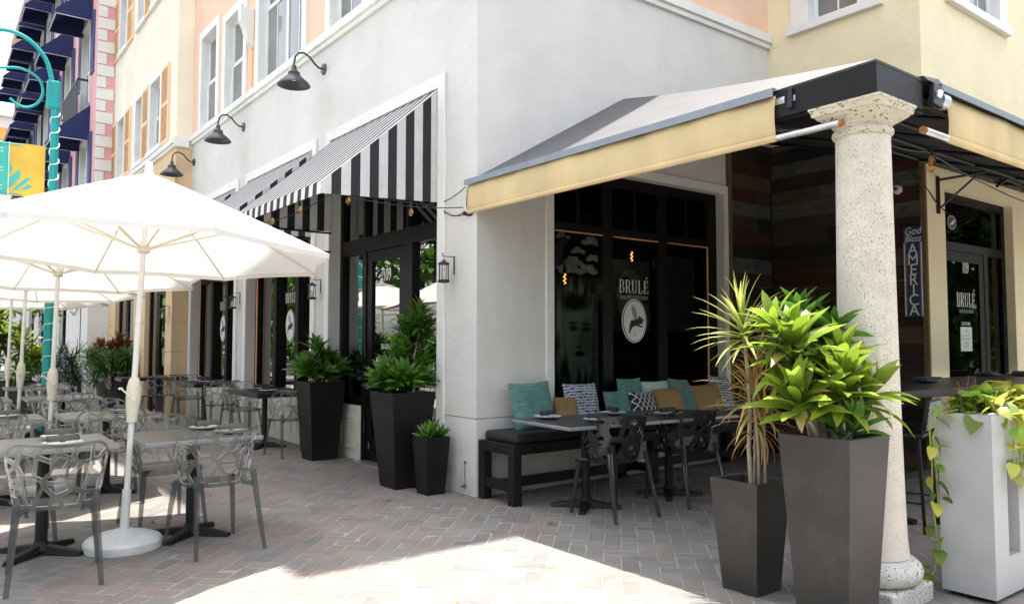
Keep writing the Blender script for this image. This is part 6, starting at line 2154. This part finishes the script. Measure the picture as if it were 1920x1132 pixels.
g = G(); g.lathe([(.03, .28), (.06, .22), (.09, .1), (.16, .02), (.24, -.05), (.25, -.08)], 22, 0, (-1.15, 0, 5.45)); g.build('lamp_head', M['teal_pole'], lamp, True)
g = G(); g.lathe([(.22, 0), (.20, -.10), (.12, -.17), (.001, -.19)], 20, 0, (-1.15, 0, 5.36)); g.build('lamp_globe', M['china'], lamp, True)
g = G(); pts = []
for i in range(18 * 14 + 1):
    t = i / 14 * 2 * PI; z = .5 + i / 14 * .255; rr_ = .084 - .018 * (z - .5) / 4.6
    pts.append((rr_ * math.cos(t), rr_ * math.sin(t), z + .02 * math.sin(i * .9)))
g.tube(pts, .009, 5); g.build('rope_light', M['rope_light'], lamp, True)
bnr = thing('street_banner', 'teal and yellow palm leaf banner hanging from the teal lamp post', 'banner', (-2.62, 8.3, 4.05))
g = G(); n = 14
def bx(x, z): return (x, 8.3 + .025 * math.sin((x + 2.6) * 9), z)
for nm, x0, x1, mt in (('yellow_field', -3.10, -2.62, 'banner_yellow'), ('teal_field', -3.50, -3.104, 'banner_teal')):
    g = G()
    for i in range(n):
        a, b = x0 + (x1 - x0) * i / n, x0 + (x1 - x0) * (i + 1) / n
        g.quad(bx(a, 3.70), bx(b, 3.70), bx(b, 4.53), bx(a, 4.53))
    o = g.build(nm, M[mt], bnr, world=True); o.modifiers.new('thickness', 'SOLIDIFY').thickness = .004
g = G(); g.box(-3.112, 8.262, 3.70, -3.098, 8.27, 4.53); g.build('seam', M['sign_white'], bnr, world=True)
for poly in ([(-3.015, 4.05), (-3.015, 4.22), (-2.87, 4.38), (-2.87, 4.24)], [(-2.99, 4.02), (-2.79, 4.24), (-2.72, 4.24), (-2.90, 4.05)], [(-2.88, 4.04), (-2.76, 4.14), (-2.70, 4.12), (-2.78, 4.06)], [(-3.015, 4.28), (-3.015, 4.5), (-2.97, 4.36)]):
    h = G(); h.prism([(u - .08, v - .25) for u, v in poly], lambda u, v, d: (u, bx(u, v)[1] - .006 - d, v), .002); h.build('banner_leaf', M['banner_teal'], bnr, world=True)
for z in (4.36, 4.06, 3.78):
    g = G(); g.box(-3.22, 8.264, z, -3.18, 8.27, z + .012); g.build('banner_mark', M['sign_white'], bnr, world=True)
    g = G(); g.box(-3.22, 8.264, z + .05, -3.18, 8.27, z + .062); g.build('banner_mark', M['sign_white'], bnr, world=True)
for z in (3.72, 4.51):
    g = G(); g.tube([(-2.55, 8.3, z), (-3.52, 8.3, z)], .010, 6); g.build('rod', M['teal_pole'], bnr, world=True)

# ------------------------------------------------------------ signs and fittings on the right
sg = thing('wall_sign', 'narrow navy wooden sign with white letters on the plank wall', 'sign', (4.63, -1.82, 1.70))
X = 4.632
g = G(); g.box(X - .02, -1.925, 1.70, X, -1.715, 2.70); g.build('board', M['sign_navy'], sg, world=True, bev=.003)
for y in (-1.918, -1.734):
    g = G(); g.box(X - .023, y, 1.705, X - .0205, y + .012, 2.52); g.build('white_stripe', M['sign_white'], sg, world=True)
    g = G(); g.box(X - .023, y + (.014 if y < -1.9 else -.014), 1.705, X - .0205, y + (.022 if y < -1.9 else -.006), 2.52); g.build('red_stripe', M['sign_red'], sg, world=True)
def sign_text(s, size, y, z, sq, sl=0):
    v, f = text_polys(s, size, .0015, 'CENTER', sq)
    g = G(); g.add([(X - .0225 - p[2], y - p[0] - sl * p[1], z + p[1]) for p in v], f); g.build('lettering', M['sign_white'], sg, world=True)
sign_text('God', .12, -1.82, 2.61, .85, .25); sign_text('Bless', .105, -1.82, 2.53, .85, .25)
for i, c in enumerate('AMERICA'):
    sign_text(c, .178, -1.82, 2.385 - i * .112, .92)
# swing bracket with a small spot
br = thing('wall_bracket', 'black steel swing bracket on the yellow wall over the side door', 'bracket', (4.96, -1.94, 2.9))
g = G(); g.box(4.935, -1.965, 2.86, 4.985, -1.942, 3.28); g.build('plate', M['black_metal'], br, world=True)
g = G(); g.tube([(4.96, -1.97, 3.24), (5.22, -2.50, 3.30)], .016, 6); g.tube([(4.96, -1.97, 2.92), (5.12, -2.30, 3.26)], .013, 6); g.build('arm', M['black_metal'], br, world=True)
g = G(); g.tube([(5.22, -2.50, 3.33), (5.22, -2.50, 3.12)], .02, 8); g.tube([(5.1, -2.50, 3.10), (5.3, -2.52, 3.20), (5.62, -2.55, 3.16), (5.80, -2.58, 3.02), (5.80, -2.58, 2.78)], .016, 6); g.build('hook', M['black_metal'], br, world=True)
g = G(); g.tube([(5.80, -2.58, 2.78), (5.80, -2.58, 2.70)], [.028, .034], 10); g.build('spot', M['black_metal'], br, world=True)
sc = thing('security_camera', 'small white round security camera on the plank wall', 'camera', (4.64, -1.66, 3.14))
g = G(); g.lathe([(.001, .0), (.055, .0), (.055, .02), (.04, .05), (.001, .055)], 18, cap=False); g.v = [(4.64 - z, -1.66 + x, 3.14 + y) for x, y, z in g.v]; g.build('dome', M['camera_white'], sc, True, world=True)
g = G(); g.lathe([(.001, .056), (.022, .056), (.02, .07), (.001, .075)], 14, cap=False); g.v = [(4.64 - z, -1.66 + x, 3.14 + y) for x, y, z in g.v]; g.build('lens', M['ink'], sc, True, world=True)
cl = thing('wall_clamp', 'small black clamp arm holding a cable high on the plank wall', 'bracket', (4.64, -1.75, 3.55))
g = G(); g.box(4.60, -1.82, 3.50, 4.64, -1.74, 3.60); g.tube([(4.60, -1.78, 3.53), (4.45, -1.60, 3.46), (4.40, -1.45, 3.50)], .018, 6); g.build('arm', M['black_metal'], cl, world=True)
g = G(); g.tube([(4.5, -1.66, 3.46), (4.62, -1.93, 3.2), (4.9, -1.96, 2.98), (5.2, -1.97, 2.86)], .006, 5); g.build('cable', M['black_metal'], cl, world=True)

# ------------------------------------------------------------ string lights
def string(name, label, path, bulbs, group='string lights', r=.005):
    t = thing(name, label, 'string lights', path[0], 0, group)
    P_ = [Vector(q) for q in path]; pts = []
    for a, b in zip(P_[:-1], P_[1:]):
        sag = .04 * (b - a).length
        for k in range(8):
            u = k / 8; c = a.lerp(b, u); c.z -= sag * 4 * u * (1 - u); pts.append(c)
    pts.append(P_[-1])
    g = G(); g.tube(pts, r, 5); g.build('cable', M['black_metal'], t, world=True)
    for (x, y, z) in bulbs:
        g = G(); g.tube([(x, y, z + .045), (x, y, z - .028)], [.012, .014], 8); g.build('socket', M['black_metal'], t, True, world=True)
        g = G(); g.lathe([(.012, -.026), (.015, -.035), (.026, -.062), (.027, -.078), (.020, -.097), (.001, -.105)], 14, 0, (x, y, z), cap=False); b_ = g.build('bulb', M['bulb'], t, True, world=True)
        g = G(); g.tube([(x, y, z - .03), (x - .008, y, z - .06), (x + .008, y, z - .085), (x, y, z - .10)], .003, 4); g.build('filament', M['filament'], b_, world=True)
string('string_light', 'string of clear bulbs along the front of the nearest striped awning', [(-.02, .2, 2.70), (-1.1, .75, 2.80), (-1.18, 3.15, 2.80)], [(-.35, .62, 2.74), (-.95, .75, 2.80), (-1.18, 1.35, 2.78), (-1.18, 2.1, 2.76)])
string('string_light', 'pair of amber bulbs under the right awning by the door bracket', [(.5, -3.45, 2.72), (1.35, -3.45, 2.72), (6.8, -3.5, 2.78)], [(.58, -3.5, 2.74), (1.42, -3.45, 2.73), (1.52, -3.4, 2.71)])
string('string_light', 'black cable with sockets looping over the yellow side door', [(3.2, -3.2, 3.05), (5.2, -2.6, 3.42), (7.4, -2.4, 3.42)], [])
t = thing('cable_run', 'black cables looping from the striped awning to the terrace awning end', 'cable', (-.02, .35, 2.75))
for (a, b, s) in (((-.02, .62, 2.80), (-.05, .12, 2.88), .02), ((-.02, .60, 2.76), (-.06, .14, 2.64), .06), ((-.02, .58, 2.72), (-.05, .13, 2.62), .03)):
    g = G(); A, B = Vector(a), Vector(b); pts = []
    for k in range(9):
        u = k / 8; c = A.lerp(B, u); c.z -= s * 4 * u * (1 - u); pts.append(c)
    g.tube(pts, .005, 5); g.build('cable', M['black_metal'], t, world=True)
t = thing('cable_run', 'tangle of thin cables under the terrace awning near the column', 'cable', (.9, -2.9, 3.1))
for k in range(5):
    g = G(); a = Vector((.15, -3.1 + k * .1, 2.78 + .03 * k)); b = Vector((1.6, -2.4 - k * .15, 3.25)); pts = []
    for q in range(12):
        u = q / 11; c = a.lerp(b, u); c.z -= (.06 + .03 * k) * 4 * u * (1 - u); c.y += .06 * math.sin(u * 9 + k); pts.append(c)
    g.tube(pts, .005, 5); g.build('cable', M['black_metal'], t, world=True)
t = thing('cable_run', 'short black cable drooping on the white wall behind the palm', 'cable', (-.80, 17.4, 2.2))
g = G(); g.tube([(-.80, 16.6, 2.75), (-.82, 17.4, 2.35), (-.82, 18.2, 2.15), (-.80, 19.0, 2.3)], .012, 5); g.tube([(-.80, 17.2, 2.4), (-.80, 17.18, .9)], .010, 5); g.build('cable', M['black_metal'], t, world=True)

# ------------------------------------------------------------ litter on the pavers
LV = leaf_meshes('leaf', P('dry_leaf', (.22, .12, .05), .8, var=.3), .07, .03, 3, bend=1.2, fold=.4, segs=3)
for (x, y, lb) in ((-1.75, -2.35, 'dry curled leaf on the sunlit pavers in the foreground'), (-2.62, .72, 'small dark dry leaf on the pavers behind the umbrella base'), (-.15, -1.2, 'dry leaf on the shaded pavers before the bench'), (-.75, .35, 'dry leaf on the pavers near the small planter'), (-1.9, 1.6, 'dry leaf on the pavers between the tables and the doorway')):
    o = link('dry_leaf', random.choice(LV)); o.location = (x, y, .012); o.rotation_euler = (.15, .2, random.uniform(0, 6)); tag(o, lb, 'dry leaf', 'dry leaves on the pavers')

# ------------------------------------------------------------ seated person far back
def person():
    t = thing('person', 'person with grey hair in a pale shirt and jeans, seated far back behind the palm', 'person', (-1.15, 17.2, 0))
    J = {'pelvis': (0, 0, .50), 'waist': (0, .02, .70), 'chest': (0, .03, .90), 'neck': (0, .02, 1.04), 'head0': (0, -.01, 1.12), 'head1': (0, -.01, 1.24),
         'hl': (-.09, 0, .48), 'kl': (-.12, -.42, .50), 'al': (-.12, -.40, .08), 'fl': (-.13, -.56, .04), 'hr': (.09, 0, .48), 'kr': (.12, -.42, .50), 'ar': (.12, -.40, .08), 'fr': (.13, -.56, .04),
         'sl': (-.18, .03, .97), 'el': (-.23, -.08, .72), 'wl': (-.15, -.30, .66), 'gl': (-.12, -.38, .65), 'sr': (.18, .03, .97), 'er': (.23, -.08, .72), 'wr': (.15, -.30, .66), 'gr': (.12, -.38, .65)}
    E = [('pelvis', 'waist'), ('waist', 'chest'), ('chest', 'neck'), ('neck', 'head0'), ('head0', 'head1'), ('pelvis', 'hl'), ('hl', 'kl'), ('kl', 'al'), ('al', 'fl'), ('pelvis', 'hr'), ('hr', 'kr'), ('kr', 'ar'), ('ar', 'fr'),
         ('chest', 'sl'), ('sl', 'el'), ('el', 'wl'), ('wl', 'gl'), ('chest', 'sr'), ('sr', 'er'), ('er', 'wr'), ('wr', 'gr')]
    rad = {'pelvis': .14, 'waist': .125, 'chest': .14, 'neck': .055, 'head0': .08, 'head1': .085, 'h': .095, 'k': .065, 'a': .04, 'f': .035, 's': .06, 'e': .043, 'w': .03, 'g': .035}
    names = list(J)
    me = bpy.data.meshes.new('body')
    me.from_pydata([J[n] for n in names], [(names.index(a), names.index(b)) for a, b in E], [])
    o = link('body', me, t)
    me.materials.append(M['shirt'])
    o.modifiers.new('skin', 'SKIN')
    if not me.skin_vertices:
        me.attributes.new('skin', 'FLOAT', 'POINT')
    o.modifiers.new('sub', 'SUBSURF').levels = 1
    try:
        for i, n in enumerate(names):
            r = rad.get(n, rad.get(n[0], .05))
            me.skin_vertices[0].data[i].radius = (r, r)
        me.skin_vertices[0].data[0].use_root = True
    except Exception:
        pass
    # clothing and head as its children
    g = G(); g.lathe([(.001, -.11), (.05, -.10), (.075, -.05), (.082, .02), (.075, .08), (.045, .115), (.001, .125)], 18, 0, (0, -.015, 1.20), cap=False); g.v = [(x, -.015 + (y + .015) * 1.15, z) for x, y, z in g.v]; h = g.build('head', M['skin'], t, True)
    g = G(); g.lathe([(.088, .0), (.088, .06), (.06, .125), (.001, .14)], 18, 0, (0, .005, 1.20), cap=False); g.build('hair', M['hair'], t, True)
    g = G(); g.hexa([(-.012, -.118, 1.17), (.012, -.118, 1.17), (.012, -.09, 1.17), (-.012, -.09, 1.17)], [(-.006, -.10, 1.21), (.006, -.10, 1.21), (.006, -.09, 1.21), (-.006, -.09, 1.21)]); g.build('nose', M['skin'], h)
    for s in (-1, 1):
        g = G(); g.tube([(s * .1, .02, .49), (s * .12, -.42, .51), (s * .12, -.40, .10)], [.105, .078, .062], 10); g.build('trouser_leg', M['jeans'], t, True)
    return t
person().rotation_euler = (0, 0, R(35))
pc = thing('garden_chair', 'dark chair under the seated person far back', 'chair', (-1.15, 17.2, 0), R(35))
g = G(); g.box(-.22, -.2, .36, .22, .24, .40); g.build('seat', M['iron'], pc)
for sx in (-.2, .2):
    for sy in (-.18, .22):
        g = G(); g.tube([(sx, sy, 0), (sx, sy, .36)], .015, 6); g.build('leg', M['iron'], pc)
g = G(); g.box(-.22, .22, .4, .22, .25, .85); g.build('backrest', M['iron'], pc)

# ------------------------------------------------------------ the other side of the street (seen in the glass)
g = G(); g.quad((-16, -120, -.006), (-8.2, -120, -.006), (-8.2, 120, -.006), (-16, 120, -.006)); g.quad((-8.19, -18, -.005), (60, -18, -.005), (60, -10.5, -.005), (-8.19, -10.5, -.005))
tag(g.build('road', M['asphalt']), 'asphalt street running past the terrace', None, None, 'structure')
geos('tree', 10, .50, .26, bend=.5, fold=.2, segs=2)
def tree(label, x, y, h, r, seed, z0=None):
    rt = random.Random(seed)
    t = thing('street_tree', label, 'tree', (x, y, 0), 0, 'street trees across the road')
    g = G(); g.tube([(0, 0, 0), (.05, .02, h * .25), (-.04, .05, h * .45), (.02, 0, h * .75)], [.18, .14, .11, .05], 9)
    for k in range(6):
        a = k * 1.05; b = h * (.35 + .05 * k)
        g.tube([(0, 0, b), (math.cos(a) * r * .4, math.sin(a) * r * .4, b + r * .35), (math.cos(a) * r * .75, math.sin(a) * r * .75, b + r * .5)], [.06, .045, .02], 6)
    g.build('trunk', M['bark'], t, True)
    g = G()
    zc, zr = (h * .62, h * .42) if z0 is None else ((h + z0) / 2, (h - z0) / 2)
    clumps = []
    for k in range(34):
        a, e = rt.uniform(0, 2 * PI), rt.uniform(-1, 1); q = rt.uniform(.45, 1)
        clumps.append((r * q * math.cos(a) * math.sqrt(1 - e * e), r * q * math.sin(a) * math.sqrt(1 - e * e), zc + zr * e * q))
    for c in clumps:
        for k in range(42):
            d = Vector((rt.gauss(0, 1), rt.gauss(0, 1), rt.gauss(0, 1))).normalized() * rt.uniform(.2, 1) * r * .34
            m = Matrix.Translation(Vector(c) + d) @ Matrix.Rotation(rt.uniform(0, 6.28), 4, 'Z') @ Matrix.Rotation(rt.uniform(-1.2, .8), 4, 'X')
            v, f, a = rt.choice(GEO['tree']); g.add(v, f, 0, m, a)
    tag(g.build('crown', M['leaf_tree'], t, True), None, None, None, 'stuff')
for i, (x, y, h, r) in enumerate(((-10.5, 3.2, 6.5, 2.6), (-12.0, 9.5, 7.2, 3.0), (-10.5, 15.5, 6.5, 2.7), (-12.0, 22, 7.5, 3.0), (-10.5, 27.5, 7, 3), (-10.5, 33.5, 7, 3), (-11, 40, 8, 3.4), (-10.5, 47, 7.5, 3.2), (-11, 54, 8, 3.4), (-10.5, 62, 8, 3.4),
                                  (-17.5, -1, 8, 3.4), (-18, -9, 8, 3.5), (-8, -20.5, 8.2, 3.4), (-1.5, -21, 8.0, 3.4), (5, -20.5, 8.4, 3.5), (11.5, -21, 8, 3.5), (18, -20.5, 8, 3.5), (-14.5, -18, 8, 3.4), (14.5, -6.4, 6.5, 2.6), (17.5, -8.2, 7, 2.8), (21, -9.2, 7, 2.8), (25, -11, 7.5, 3))):  # last four added to block the bright view mirrored in the side door
    tree('leafy street tree out of view, mirrored in the shop glass', x, y, h, r, i)
def hedge(label, x0, y0, x1, y1, h, seed):
    rt = random.Random(seed)
    t = thing('hedge', label, 'hedge', (x0, y0, 0), 0, 'hedges across the road')
    g = G()
    n = int(max(abs(x1 - x0), abs(y1 - y0)) * 130)
    for k in range(n):
        p_ = Vector((rt.uniform(x0, x1), rt.uniform(y0, y1), h * rt.random() ** .6))
        m = Matrix.Translation(p_ - Vector((x0, y0, 0))) @ Matrix.Rotation(rt.uniform(0, 6.28), 4, 'Z') @ Matrix.Rotation(rt.uniform(-1.0, 1.2), 4, 'X')
        v, f, a = rt.choice(GEO['tree']); g.add(v, f, 0, m, a)
    tag(g.build('foliage', M['leaf_tree'], t, True), None, None, None, 'stuff')
hedge('clipped hedge across the road, mirrored in the shop glass', -16.6, -14, -15.8, 60, 1.6, 2)
hedge('unseen hedge added beside the side street to darken the side door reflection', 12.5, -9.2, 24, -6.0, 1.9, 5)  # added out of view to keep sunlit ground out of the door glass
hedge('clipped hedge across the side street, mirrored in the terrace glass', -12, -19.2, 20, -18.4, 1.6, 3)
